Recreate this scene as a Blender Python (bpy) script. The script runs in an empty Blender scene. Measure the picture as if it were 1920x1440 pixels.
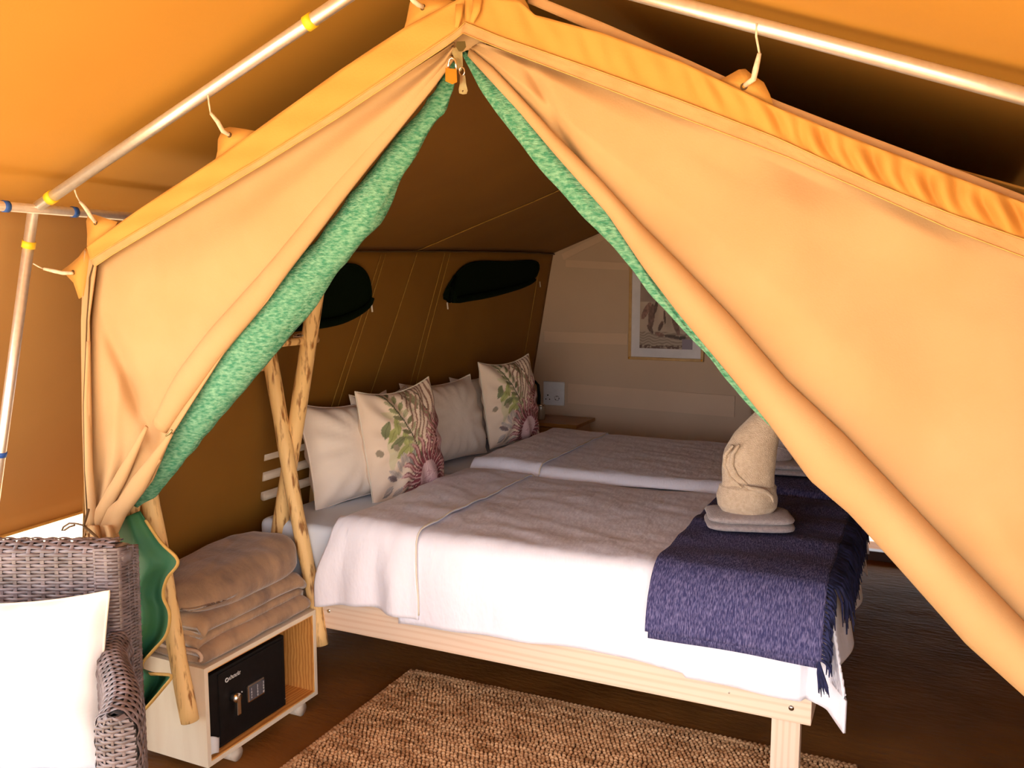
import bpy, bmesh, math, random
import numpy as np
from mathutils import Vector, Matrix, noise
random.seed(7)
PI = math.pi
scene = bpy.context.scene
COL = scene.collection

# ------------------------------------------------------------------ camera, world, sun, exposure
FPX = 1640.0
PITCH = math.atan(190.0 / FPX)
YAW = math.radians(25.0)
EYE = Vector((0, 0, 1.6))
cam_data = bpy.data.cameras.new('camera')
cam = bpy.data.objects.new('camera', cam_data)
COL.objects.link(cam)
cam_data.sensor_width = 36.0
cam_data.lens = FPX / 1920.0 * 36.0
cam_data.clip_start = 0.02
cam.location = EYE
cam.rotation_euler = (PI / 2 - PITCH, 0, YAW)
scene.camera = cam

world = bpy.data.worlds.new('daylight')
scene.world = world
world.use_nodes = True
wn = world.node_tree
wn.nodes.clear()
w_out = wn.nodes.new('ShaderNodeOutputWorld')
w_bg = wn.nodes.new('ShaderNodeBackground')
w_bg.inputs['Color'].default_value = (0.93, 0.95, 1.0, 1)
w_bg.inputs['Strength'].default_value = 2.6
wn.links.new(w_bg.outputs[0], w_out.inputs[0])

sun_data = bpy.data.lights.new('sun', 'SUN')
sun_data.energy = 9.0
sun_data.color = (1.0, 0.93, 0.80)
sun_data.angle = math.radians(0.6)
sun = bpy.data.objects.new('sun', sun_data)
COL.objects.link(sun)
sun.rotation_euler = Vector((-0.10, 0.52, -0.85)).to_track_quat('-Z', 'Y').to_euler()

scene.view_settings.view_transform = 'Standard'
scene.view_settings.look = 'None'
scene.view_settings.gamma = 1.0
scene.view_settings.use_curve_mapping = False
scene.view_settings.exposure = 0.95

# ------------------------------------------------------------------ placing: photo measurements -> metres
F3 = Vector((-math.sin(YAW) * math.cos(PITCH), math.cos(YAW) * math.cos(PITCH), -math.sin(PITCH)))
R3 = Vector((math.cos(YAW), math.sin(YAW), 0))
U3 = R3.cross(F3)
def _ray(x, y): return F3 + R3 * ((x - 960) / FPX) - U3 * ((y - 720) / FPX)
def onX(x, y, X):
    r = _ray(x, y); return EYE + r * (X / r.x)
def onY(x, y, Y):
    r = _ray(x, y); return EYE + r * (Y / r.y)
def onZ(x, y, z):
    r = _ray(x, y); return EYE + r * ((z - 1.6) / r.z)
SIDE_K, SIDE_0 = 0.177, -2.5168            # left tent wall: X = SIDE_0 + SIDE_K * z
def onSide(x, y, off=0.0):
    n = Vector((1, 0, -SIDE_K)); r = _ray(x, y)
    return EYE + r * ((SIDE_0 + off - n.dot(EYE)) / n.dot(r))

def lerp(a, b, t): return a + (b - a) * t
def smooth(t):
    t = min(1, max(0, t)); return t * t * (3 - 2 * t)
def poly(pts, t):
    """point at parameter t (0..1, by length) on a polyline"""
    L = [0]
    for a, b in zip(pts, pts[1:]): L.append(L[-1] + (Vector(b) - Vector(a)).length)
    s = t * L[-1]
    for i in range(len(pts) - 1):
        if s <= L[i + 1] or i == len(pts) - 2:
            k = (s - L[i]) / max(1e-9, L[i + 1] - L[i])
            return Vector(pts[i]).lerp(Vector(pts[i + 1]), k)
def N3(x, y, z=0.0): return noise.noise(Vector((x, y, z)))

# ------------------------------------------------------------------ objects
def tag(o, label=None, cat=None, group=None, kind=None):
    if label: o['label'] = label
    if cat: o['category'] = cat
    if group: o['group'] = group
    if kind: o['kind'] = kind
    return o
def empty(name, loc=(0, 0, 0), rz=0.0):
    o = bpy.data.objects.new(name, None); COL.objects.link(o)
    o.location = loc; o.rotation_euler = (0, 0, rz); o.empty_display_size = 0.1
    bpy.context.view_layer.update()
    return o
def root_inv(parent):
    m = Matrix.Identity(4); c = []
    p = parent
    while p: c.append(p); p = p.parent
    for p in reversed(c): m = m @ Matrix.LocRotScale(p.location, p.rotation_euler, p.scale)
    return m.inverted()
def link_mesh(name, me, mat, parent=None, local=False, smooth_=True):
    if mat: me.materials.append(mat)
    if smooth_: me.polygons.foreach_set('use_smooth', [True] * len(me.polygons))
    o = bpy.data.objects.new(name, me); COL.objects.link(o)
    if parent:
        o.parent = parent
        if not local: me.transform(root_inv(parent))
    return o
def from_vf(name, v, f, mat, parent=None, local=False, smooth_=True):
    me = bpy.data.meshes.new(name); me.from_pydata([tuple(p) for p in v], [], f); me.update()
    return link_mesh(name, me, mat, parent, local, smooth_)
def from_bm(name, bm, mat, parent=None, local=False, smooth_=False):
    bmesh.ops.recalc_face_normals(bm, faces=bm.faces)
    me = bpy.data.meshes.new(name); bm.to_mesh(me); bm.free()
    return link_mesh(name, me, mat, parent, local, smooth_)
def sheet_vf(fn, nu, nv):
    v = [fn(i / nu, j / nv) for j in range(nv + 1) for i in range(nu + 1)]
    f = [(j * (nu + 1) + i, j * (nu + 1) + i + 1, (j + 1) * (nu + 1) + i + 1, (j + 1) * (nu + 1) + i)
         for j in range(nv) for i in range(nu)]
    return v, f
def sheet(name, fn, nu, nv, mat, parent=None, thick=0.0, local=False):
    v, f = sheet_vf(fn, nu, nv)
    o = from_vf(name, v, f, mat, parent, local)
    if thick:
        m = o.modifiers.new('thickness', 'SOLIDIFY'); m.thickness = thick; m.offset = 0
    return o
def tube_vf(path, rad, seg=12, squash=None, cap=True):
    """path: Vectors; rad: float / list; squash: (axis Vector, factor)"""
    n = len(path); v = []; f = []
    path = [Vector(p) for p in path]
    up = None
    for i, p in enumerate(path):
        t = (path[min(n - 1, i + 1)] - path[max(0, i - 1)]).normalized()
        if up is None:
            up = Vector((0, 0, 1)) if abs(t.z) < 0.9 else Vector((1, 0, 0))
        a = (up - t * up.dot(t)).normalized(); up = a
        b = t.cross(a)
        r = rad[i] if isinstance(rad, (list, tuple)) else rad
        for k in range(seg):
            th = 2 * PI * k / seg
            d = a * math.cos(th) * r + b * math.sin(th) * r
            if squash:
                ax, q = squash; d = d - ax * d.dot(ax) * (1 - q)
            v.append(p + d)
    for i in range(n - 1):
        for k in range(seg):
            k2 = (k + 1) % seg
            f.append((i * seg + k, i * seg + k2, (i + 1) * seg + k2, (i + 1) * seg + k))
    if cap:
        f.append(tuple(range(seg))[::-1]); f.append(tuple(range((n - 1) * seg, n * seg)))
    return v, f
def tube(name, path, rad, mat, parent=None, seg=12, squash=None, local=False, cap=True):
    v, f = tube_vf(path, rad, seg, squash, cap)
    o = from_vf(name, v, f, mat, parent, local)
    return o
def boxbm(bm, c, s, bev=0.0, rot=None):
    r = bmesh.ops.create_cube(bm, size=1.0)
    vs = r['verts']
    bmesh.ops.scale(bm, vec=s, verts=vs)
    if bev > 0:
        es = list({e for v_ in vs for e in v_.link_edges})
        rb = bmesh.ops.bevel(bm, geom=es, offset=bev, segments=2, profile=0.6, affect='EDGES')
        vs = list({v_ for fc in rb['faces'] for v_ in fc.verts} | {v_ for v_ in vs if v_.is_valid})
    if rot is not None: bmesh.ops.rotate(bm, cent=(0, 0, 0), matrix=rot, verts=vs)
    bmesh.ops.translate(bm, vec=c, verts=vs)
def box(name, lo, hi, mat, parent=None, bev=0.003, local=False):
    bm = bmesh.new()
    c = [(a + b) / 2 for a, b in zip(lo, hi)]; s = [abs(b - a) for a, b in zip(lo, hi)]
    boxbm(bm, c, s, min(bev, min(s) * 0.45))
    return from_bm(name, bm, mat, parent, local)
def join_vf(parts):
    v = []; f = []
    for pv, pf in parts:
        o = len(v); v += list(pv); f += [tuple(i + o for i in q) for q in pf]
    return v, f

# ------------------------------------------------------------------ materials
MATS = {}
def mat(name, c1, c2=None, rough=0.8, scale=8.0, stretch=(1, 1, 1), bump=0.0, bscale=200.0, bstretch=(1, 1, 1),
        metal=0.0, wave=None, coat=0.0, sheen=0.0, detail=4.0, trans=0.0, spec=0.5, ramp=(0.35, 0.65), bdist=0.002):
    m = bpy.data.materials.new(name); m.use_nodes = True
    nt = m.node_tree; n = nt.nodes; l = nt.links
    b = n['Principled BSDF']; b.inputs['Roughness'].default_value = rough
    b.inputs['Metallic'].default_value = metal
    b.inputs['Specular IOR Level'].default_value = spec
    if coat: b.inputs['Coat Weight'].default_value = coat
    if sheen: b.inputs['Sheen Weight'].default_value = sheen; b.inputs['Sheen Roughness'].default_value = 0.4
    tc = n.new('ShaderNodeTexCoord')
    if c2 is None: c2 = tuple(x * 0.86 for x in c1)
    mp = n.new('ShaderNodeMapping'); mp.inputs['Scale'].default_value = stretch
    l.new(tc.outputs['Object'], mp.inputs[0])
    if wave:
        t = n.new('ShaderNodeTexWave'); t.wave_type = wave[0]; t.inputs['Scale'].default_value = scale
        t.inputs['Distortion'].default_value = wave[1]; t.inputs['Detail'].default_value = 3
        t.inputs['Detail Scale'].default_value = wave[2]
        if wave[0] == 'BANDS': t.bands_direction = wave[3] if len(wave) > 3 else 'X'
    else:
        t = n.new('ShaderNodeTexNoise'); t.inputs['Scale'].default_value = scale; t.inputs['Detail'].default_value = detail
    l.new(mp.outputs[0], t.inputs['Vector'])
    cr = n.new('ShaderNodeValToRGB')
    cr.color_ramp.elements[0].position = ramp[0]; cr.color_ramp.elements[1].position = ramp[1]
    cr.color_ramp.elements[0].color = (*c2, 1); cr.color_ramp.elements[1].color = (*c1, 1)
    l.new(t.outputs[1] if wave else t.outputs[0], cr.inputs[0])
    l.new(cr.outputs[0], b.inputs['Base Color'])
    if bump:
        mp2 = n.new('ShaderNodeMapping'); mp2.inputs['Scale'].default_value = bstretch
        l.new(tc.outputs['Object'], mp2.inputs[0])
        t2 = n.new('ShaderNodeTexNoise'); t2.inputs['Scale'].default_value = bscale; t2.inputs['Detail'].default_value = 3
        l.new(mp2.outputs[0], t2.inputs['Vector'])
        bp = n.new('ShaderNodeBump'); bp.inputs['Strength'].default_value = bump; bp.inputs['Distance'].default_value = bdist
        l.new(t2.outputs[0], bp.inputs['Height']); l.new(bp.outputs[0], b.inputs['Normal'])
    if trans:
        tr = n.new('ShaderNodeBsdfTranslucent'); l.new(cr.outputs[0], tr.inputs[0])
        mx = n.new('ShaderNodeMixShader'); mx.inputs[0].default_value = trans
        out = n['Material Output']
        l.new(b.outputs[0], mx.inputs[1]); l.new(tr.outputs[0], mx.inputs[2]); l.new(mx.outputs[0], out.inputs[0])
    MATS[name] = m
    return m
def vcol_mat(name, rough=0.85, bump=0.25, bscale=350):
    m = bpy.data.materials.new(name); m.use_nodes = True; n = m.node_tree.nodes; l = m.node_tree.links
    b = n['Principled BSDF']; b.inputs['Roughness'].default_value = rough
    a = n.new('ShaderNodeAttribute'); a.attribute_name = 'print'
    l.new(a.outputs['Color'], b.inputs['Base Color'])
    t2 = n.new('ShaderNodeTexNoise'); t2.inputs['Scale'].default_value = bscale
    tc = n.new('ShaderNodeTexCoord'); l.new(tc.outputs['Object'], t2.inputs['Vector'])
    bp = n.new('ShaderNodeBump'); bp.inputs['Strength'].default_value = bump; bp.inputs['Distance'].default_value = 0.001
    l.new(t2.outputs[0], bp.inputs['Height']); l.new(bp.outputs[0], b.inputs['Normal'])
    return m

M_CANVAS = mat('tan_canvas', (0.465, 0.285, 0.132), (0.44, 0.262, 0.115), 0.85, scale=5, bump=0.25, bscale=260, bstretch=(1, 1, 1))
M_BAND = mat('orange_band_canvas', (0.56, 0.27, 0.050), (0.53, 0.25, 0.043), 0.8, scale=7, bump=0.2, bscale=240)
M_WEB = mat('webbing', (0.52, 0.285, 0.115), (0.48, 0.25, 0.095), 0.85, scale=18, bump=0.3, bscale=300)
M_FLY = mat('canopy_canvas', (0.52, 0.250, 0.032), (0.50, 0.238, 0.029), 0.75, scale=3, bump=0.1, bscale=200)
M_FLYSIDE = mat('canopy_side_canvas', (0.46, 0.245, 0.075), (0.43, 0.228, 0.067), 0.8, scale=3, bump=0.1, bscale=200)
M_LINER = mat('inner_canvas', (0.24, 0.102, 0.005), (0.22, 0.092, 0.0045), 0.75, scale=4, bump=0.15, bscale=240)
M_SEAM = mat('seam_thread', (0.40, 0.20, 0.03), (0.30, 0.15, 0.02), 0.8, scale=60)
M_DSEAM = mat('dark_seam', (0.10, 0.05, 0.01), None, 0.8)
M_GREEN = mat('green_liner', (0.20, 0.42, 0.27), (0.035, 0.22, 0.12), 0.85, scale=70, stretch=(1.0, 1, 2.6), bump=0.9, bscale=120, bstretch=(1, 1, 3), ramp=(0.36, 0.66), bdist=0.006, detail=8)
M_GREEN2 = mat('green_canvas', (0.020, 0.13, 0.075), (0.035, 0.15, 0.045), 0.7, scale=4, bump=0.2, bscale=200)
M_BIND = mat('ochre_binding', (0.62, 0.38, 0.10), None, 0.8, scale=30)
M_MESH = mat('dark_green_mesh', (0.005, 0.010, 0.004), (0.003, 0.006, 0.002), 0.9, scale=200, spec=0.05)
M_STEEL = mat('galvanised_steel', (0.85, 0.82, 0.78), (0.78, 0.74, 0.70), 0.33, metal=0.75, scale=60)
M_YTAPE = mat('yellow_tape', (0.95, 0.62, 0.02), None, 0.5)
M_BTAPE = mat('blue_tape', (0.02, 0.10, 0.42), None, 0.5)
M_CORD = mat('pale_cord', (0.72, 0.60, 0.44), (0.55, 0.42, 0.30), 0.8, scale=80, bump=0.4, bscale=300)
M_BRASS = mat('brass', (0.80, 0.36, 0.05), (0.75, 0.30, 0.03), 0.3, metal=1.0, scale=20)
M_ABRASS = mat('aged_brass', (0.42, 0.38, 0.20), (0.32, 0.27, 0.13), 0.4, metal=0.9, scale=60)
M_OLIVE = mat('dark_bronze', (0.12, 0.09, 0.03), None, 0.45, metal=0.8)
M_CHROME = mat('chrome', (0.8, 0.78, 0.74), None, 0.2, metal=1.0)
M_FLOOR = mat('brown_groundsheet', (0.29, 0.115, 0.026), (0.20, 0.078, 0.017), 0.6, scale=3, bump=0.8, bscale=16, bstretch=(1, 2.6, 1), spec=0.08, bdist=0.006)
M_DECK = mat('porch_deck', (0.42, 0.27, 0.12), (0.34, 0.2, 0.085), 0.7, scale=2, stretch=(1, 12, 1), bump=0.2, bscale=60)
M_SAND = mat('sand', (0.74, 0.59, 0.37), (0.64, 0.49, 0.30), 0.95, scale=1.5, bump=0.3, bscale=20)
M_BACK = mat('grey_canvas_wall', (0.60, 0.42, 0.29), (0.57, 0.395, 0.27), 0.55, scale=3, bump=0.15, bscale=200, spec=0.35)
M_BACKS = mat('pale_canvas_strap', (0.68, 0.47, 0.32), (0.65, 0.445, 0.30), 0.55, scale=3, bump=0.1, bscale=200)
M_SHEET = mat('white_cotton', (0.90, 0.89, 0.99), (0.875, 0.865, 0.975), 0.75, scale=2.5, bump=0.5, bscale=9, bstretch=(2.2, 1, 1), bdist=0.02, sheen=0.1)
M_MATT = mat('mattress_cover', (0.70, 0.76, 0.86), (0.66, 0.72, 0.83), 0.7, scale=3, bump=0.1, bscale=100)
M_CREAM = mat('cream_cotton_hem', (0.80, 0.72, 0.60), None, 0.8)
M_PILLOW = mat('off_white_cotton', (0.88, 0.78, 0.69), (0.84, 0.74, 0.65), 0.8, scale=6, bump=0.3, bscale=30, bdist=0.004)
M_WCUSH = mat('cream_white_cotton', (0.76, 0.745, 0.74), (0.73, 0.71, 0.71), 0.85, scale=6, bump=0.2, bscale=40, bdist=0.003)
M_PINE = mat('pale_pine', (0.84, 0.65, 0.50), (0.78, 0.56, 0.40), 0.55, scale=1.6, stretch=(0.5, 5, 9), wave=('BANDS', 5.0, 1.2, 'Z'), ramp=(0.0, 0.6))
M_PINE_V = mat('pale_pine_upright', (0.84, 0.65, 0.50), (0.78, 0.56, 0.40), 0.55, scale=1.6, stretch=(9, 5, 0.5), wave=('BANDS', 5.0, 1.2, 'X'), ramp=(0.0, 0.6))
M_PINE_O = mat('orange_pine', (0.76, 0.38, 0.10), (0.58, 0.22, 0.045), 0.5, scale=9, stretch=(2.4, 0.7, 1.0), wave=('BANDS', 7.0, 0.9, 'X'), ramp=(0.1, 0.8))
M_PLY = mat('pale_plywood', (0.80, 0.70, 0.54), (0.74, 0.62, 0.46), 0.55, scale=3, stretch=(6, 1, 1))
M_POLE = mat('peeled_pole_wood', (0.86, 0.56, 0.23), (0.30, 0.12, 0.025), 0.6, scale=15, stretch=(4.0, 4.0, 0.6), bump=0.5, bscale=24, bstretch=(3, 3, 0.5), ramp=(0.34, 0.46), detail=6, bdist=0.004)
M_DOWEL = mat('pale_dowel_wood', (0.74, 0.63, 0.50), (0.62, 0.50, 0.37), 0.6, scale=14, stretch=(4, 0.5, 4), bump=0.2, bscale=30)
M_NAVY = mat('navy_woven_cotton', (0.20, 0.18, 0.36), (0.030, 0.030, 0.115), 0.95, scale=120, stretch=(3.0, 0.55, 0.55), bump=0.9, bscale=120, bstretch=(3.0, 0.6, 0.6), ramp=(0.42, 0.72), bdist=0.004)
M_NAVYF = mat('navy_fringe', (0.022, 0.026, 0.10), (0.008, 0.010, 0.045), 0.95, scale=40)
M_TERRY = mat('beige_terry', (0.66, 0.52, 0.39), (0.56, 0.42, 0.30), 0.95, scale=80, bump=0.9, bscale=260, sheen=0.4, bdist=0.004)
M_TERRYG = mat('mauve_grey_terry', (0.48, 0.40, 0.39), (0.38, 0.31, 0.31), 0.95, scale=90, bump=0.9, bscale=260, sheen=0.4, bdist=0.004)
M_FLEECE = mat('taupe_fleece', (0.42, 0.26, 0.145), (0.20, 0.125, 0.085), 0.9, scale=7, stretch=(1, 2, 1), bump=0.5, bscale=90, sheen=0.5, ramp=(0.30, 0.62), bdist=0.004)
M_FLEECEH = mat('fleece_hem', (0.60, 0.42, 0.30), None, 0.9, bump=0.5, bscale=200)
M_BLACK = mat('black_powdercoat', (0.010, 0.009, 0.009), (0.007, 0.006, 0.006), 0.45, scale=30, bump=0.1, bscale=400, spec=0.18)
M_KEY = mat('key_rubber', (0.10, 0.095, 0.11), None, 0.5)
M_WHITE = mat('white_plastic', (0.80, 0.80, 0.82), None, 0.3)
M_WPRINT = mat('white_print', (0.85, 0.85, 0.83), None, 0.5)
M_PAPER = mat('paper', (0.74, 0.72, 0.70), None, 0.8)
M_WICK = mat('grey_brown_wicker', (0.19, 0.145, 0.15), (0.075, 0.052, 0.050), 0.33, scale=22, stretch=(1, 1, 2), spec=0.6, ramp=(0.3, 0.7))
M_WICKD = mat('chair_core', (0.03, 0.022, 0.02), None, 0.8)
M_SEAT = mat('blue_grey_cushion', (0.44, 0.49, 0.58), (0.42, 0.47, 0.56), 0.85, scale=5, bump=0.2, bscale=200)
M_JUTE = mat('jute', (0.74, 0.45, 0.235), (0.34, 0.155, 0.055), 0.9, scale=26, stretch=(0.45, 1.8, 1), bump=0.5, bscale=160, ramp=(0.34, 0.62), detail=6, bdist=0.004)
M_JUTEB = mat('jute_backing', (0.16, 0.075, 0.03), None, 0.95)
M_TABLE = mat('amber_pine', (0.42, 0.20, 0.045), (0.30, 0.125, 0.025), 0.35, scale=5, stretch=(1, 6, 1))
M_DARK = mat('doorway_shade_black', (0.010, 0.006, 0.006), (0.006, 0.004, 0.004), 0.9, scale=4, spec=0.05)  # near-black colour carries the darkness of the rear doorway
M_SILL = mat('red_brown_sill', (0.10, 0.035, 0.015), None, 0.5)
M_FRAME = mat('gilt_wood', (0.58, 0.34, 0.12), (0.50, 0.28, 0.09), 0.45, scale=30)
M_MAT = mat('white_mount', (0.76, 0.71, 0.74), None, 0.6)
M_PRINT = vcol_mat('printed_cotton', 0.85, 0.3, 300)
M_PHOTO = vcol_mat('photo_print', 0.5, 0.0)
M_TEAL = mat('grey_robe', (0.16, 0.135, 0.14), None, 0.95, bump=0.5, bscale=200)
M_GLASS = mat('smoked_glass', (0.35, 0.28, 0.20), None, 0.08, coat=0.5)

# ------------------------------------------------------------------ the setting: ground, deck, groundsheet
YF, YB = 1.80, 5.36
box('ground', (-40, -40, -0.50), (40, 60, -0.32), M_SAND, bev=0)
tag(bpy.data.objects['ground'], kind='structure')
o = empty('porch_floor', (0, 0, 0)); tag(o, kind='structure')
for i in range(24):
    y1 = 1.84 - i * 0.145
    box('plank', (-3.0, y1 - 0.14, -0.045), (1.5, y1, -0.012), M_DECK, o, 0.004)
box('deck_frame', (-2.95, -1.6, -0.32), (1.45, 5.9, -0.05), M_DECK, o, 0.0)
def floor_fn(u, v):
    x = lerp(-2.62, 0.75, u); y = lerp(1.84, 5.75, v)
    z = 0.0 + 0.0015 * N3(x * 1.3, y * 4.0, 1) + 0.0008 * N3(x * 3, y * 11, 5)
    if x > -0.3: z += 0.002 * smooth((x + 0.3) / 0.2) * N3(x * 2.2, y * 9.0, 9)
    return Vector((x, y, min(z, 0.004) - 0.004))
tag(sheet('floor', floor_fn, 90, 130, M_FLOOR, thick=0.008), kind='structure')

# inner tent: left sloping wall, back wall, right wall, roof
def eave_z(y): return lerp(1.715, 1.79, smooth((y - YF) / (YB - YF)))
def side_fn(u, v):
    y = lerp(YF + 0.03, YB, u); z = lerp(0.03, eave_z(y), v)
    w = 0.010 * N3(y * 1.5, z * 1.2, 2) * math.sin(PI * v) + 0.006 * math.sin(y * 5 + z * 2) * math.sin(PI * v)
    ft = (1 - smooth((y - YF) / 0.8))
    x = SIDE_0 + SIDE_K * z + w + ft * 0.10 * (1 - z / 1.75)
    return Vector((x, y, z))
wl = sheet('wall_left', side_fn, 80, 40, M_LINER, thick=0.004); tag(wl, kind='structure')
def on_wall(y, z, off=0.008):
    p = side_fn((y - YF - 0.03) / (YB - YF - 0.03), (z - 0.03) / (eave_z(y) - 0.03)); p.x += off; return p
for (a, b) in (((720, 477), (638, 745)), ((712, 477), (626, 745)), ((780, 474), (706, 700)), ((842, 474), (778, 720)), ((832, 474), (762, 740)),
               ((1010, 500), (975, 700))):
    pa, pb = onSide(*a), onSide(*b)
    path = [on_wall(lerp(pa.y, pb.y, t), lerp(pa.z, pb.z, t) * 1.0) for t in [i / 14 * 1.5 for i in range(15)] if lerp(pa.z, pb.z, t) > 0.4]
    tube('stitched_seam', path, 0.0022, M_SEAM, wl, 6)
def ridge_z(y): return lerp(2.19, 2.31, (y - YF) / (YB - YF))
RX = -0.96
def roofL(u, v):
    y = lerp(YF + 0.03, YB, u); k = v
    x = lerp(-2.20, RX, k); z = lerp(eave_z(y), ridge_z(y), k)
    z += -0.012 * math.sin(PI * k) * (1 + 0.6 * N3(y * 1.7, k * 3, 4))
    return Vector((x, y, z))
def roofR(u, v):
    y = lerp(YF + 0.03, YB, u)
    x = lerp(RX, 0.30, v); z = lerp(ridge_z(y), eave_z(y), v) - 0.012 * math.sin(PI * v)
    return Vector((x, y, z))
v1 = sheet_vf(roofL, 70, 24); v2 = sheet_vf(roofR, 30, 14)
v, f = join_vf([v1, v2])
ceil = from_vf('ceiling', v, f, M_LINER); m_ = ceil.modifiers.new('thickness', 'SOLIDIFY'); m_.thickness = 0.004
tag(ceil, kind='structure')
pth = []
for i in range(22):
    k = i / 21; p = roofL((3.62 - YF) / (YB - YF) + 0.05 * k, k * 0.96 + 0.01); p.z -= 0.006; pth.append(p)
tube('roof_seam', pth, 0.0025, M_SEAM, ceil, 6)
pth = [roofL(i / 40, 0.0) + Vector((0.010, 0, -0.006 + 0.005 * N3(i * 0.9, 1))) for i in range(41)]
tube('eave_seam', pth, 0.004, M_DSEAM, ceil, 6)
def right_fn(u, v):
    y = lerp(YF + 0.03, YB + 0.2, u); z = lerp(0.0, eave_z(y), v)
    return Vector((0.30 + 0.177 * (1.79 - z) + 0.006 * N3(y * 2, z * 2), y, z))
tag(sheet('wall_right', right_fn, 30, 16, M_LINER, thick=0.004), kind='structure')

# back wall (grey lining), ends at the dark doorway
def back_edge(z):                       # left limit of the back wall at height z
    return SIDE_0 + SIDE_K * z if z < 1.79 else lerp(-2.20, RX, (z - 1.79) / (2.31 - 1.79))
def back_fn(u, v):
    z = lerp(0.0, 2.30, v); x0 = back_edge(z) - 0.03
    x1 = -0.89 if z < 1.95 else min(-0.89, 0)
    x1 = max(x1, x0 + 0.001)
    x = lerp(x0, x1, u)
    return Vector((x, YB + 0.006 * N3(x * 1.6, z * 1.4, 3), z))
wb = sheet('wall_back', back_fn, 40, 60, M_BACK, thick=0.006); tag(wb, kind='structure')
def strap(pts, w, mat_=M_BACKS):
    p0, p1 = [onY(*p, YB) for p in pts]
    d = (p1 - p0).normalized(); n_ = Vector((-d.z, 0, d.x)) * w / 2
    v_ = []; 
    for yy in (YB - 0.012, YB - 0.007):
        for q in (p0 - n_, p1 - n_, p1 + n_, p0 + n_): v_.append(Vector((q.x, yy, q.z)))
    return from_vf('canvas_strap', v_, [(0, 1, 2, 3), (7, 6, 5, 4), (0, 4, 5, 1), (1, 5, 6, 2), (2, 6, 7, 3), (3, 7, 4, 0)], mat_, wb, smooth_=False)
strap(((1062, 494), (1180, 500)), 0.045)
strap(((1056, 482), (1140, 440)), 0.04)
strap(((1022, 631), (1178, 636)), 0.07)
strap(((1066, 737), (1378, 762)), 0.13)

# rear doorway: added near-black sheet painted for the darkness of the opening, sill, sunlit gap below
cu = sheet('doorway_shade_sheet', lambda u, v: Vector((lerp(-0.89, 0.60, u), 5.50 + 0.02 * math.sin(u * 40), lerp(0.17, 2.32 - 0.0 * u, v))), 60, 6, M_DARK, thick=0.006)
tag(cu, 'near-black sheet standing in for the darkness of the rear doorway beside the grey back wall', 'dark backdrop')
sill = box('trim_1', (-0.89, 5.34, 0.0), (0.62, 5.40, 0.055), M_SILL, bev=0.004); tag(sill, kind='structure')
post = box('trim_2', (-0.895, 5.33, 0.0), (-0.875, 5.38, 1.98), M_TABLE, bev=0.003); tag(post, kind='structure')
gable = sheet('wall_back_gable', lambda u, v: Vector((lerp(-0.89, 0.62, u), 5.37, lerp(1.98, 2.31, v))), 4, 4, M_LINER, thick=0.004)
tag(gable, kind='structure')
rb = sheet('hanging_robe', lambda u, v: Vector((lerp(-0.84, -0.58, u) + 0.02 * math.sin(v * 5), 5.30 + 0.02 * math.sin(u * 20), lerp(0.25, 1.20 - 0.5 * (u - 0.5) ** 2, v))), 24, 12, M_TEAL, thick=0.01)
tag(rb, 'grey robe hanging in the dark doorway behind the towel sculptures', 'robe')

# window openings in the left wall (dark green mesh with drooping flaps)
def side_window(name, pts, k):
    w = empty(name, onSide(*pts[0])); tag(w, kind='structure')
    P = [onSide(*p) for p in pts]
    # rounded outline by Catmull-Rom
    out = []
    n_ = len(P)
    for i in range(n_):
        p0, p1, p2, p3 = P[i - 1], P[i], P[(i + 1) % n_], P[(i + 2) % n_]
        for s in range(5):
            t = s / 5
            out.append(0.5 * ((2 * p1) + (-p0 + p2) * t + (2 * p0 - 5 * p1 + 4 * p2 - p3) * t * t + (-p0 + 3 * p1 - 3 * p2 + p3) * t ** 3))
    out = [on_wall(p.y, p.z, 0.014) for p in out]
    c = sum(out, Vector()) / len(out); c.x -= 0.004
    from_vf('mesh_screen', out + [c], [(i, (i + 1) % len(out), len(out)) for i in range(len(out))], M_MESH, w)
    tube('window_hem', [p + Vector((0.003, 0, 0)) for p in out] + [out[0] + Vector((0.003, 0, 0))], 0.005, M_MESH, w, 6, cap=False)
    low = sorted(out, key=lambda p: p.z)[:len(out) // 2]
    low = sorted(low, key=lambda p: p.y)
    tube('zip_roll', [p + Vector((0.012, 0, -0.004)) for p in low], [0.010 + 0.010 * math.sin(PI * i / (len(low) - 1)) for i in range(len(low))], M_MESH, w, 8)
    return w
w1 = side_window('window_1', [(686, 565), (684, 520), (660, 497), (615, 500), (560, 520), (500, 560), (500, 610), (580, 607), (640, 595)], 0)
w2 = side_window('window_2', [(828, 560), (852, 512), (885, 492), (945, 491), (1000, 490), (1004, 512), (985, 530), (930, 546), (880, 556)], 1)
for (x, y), w in (((686, 570), w1), ((829, 567), w2), ((1004, 528), w2)):
    p = onSide(x, y); p.x += 0.03
    tube('zip_pull', [p, p + Vector((0.004, 0, -0.035))], 0.004, M_CREAM, w, 6)

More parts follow.
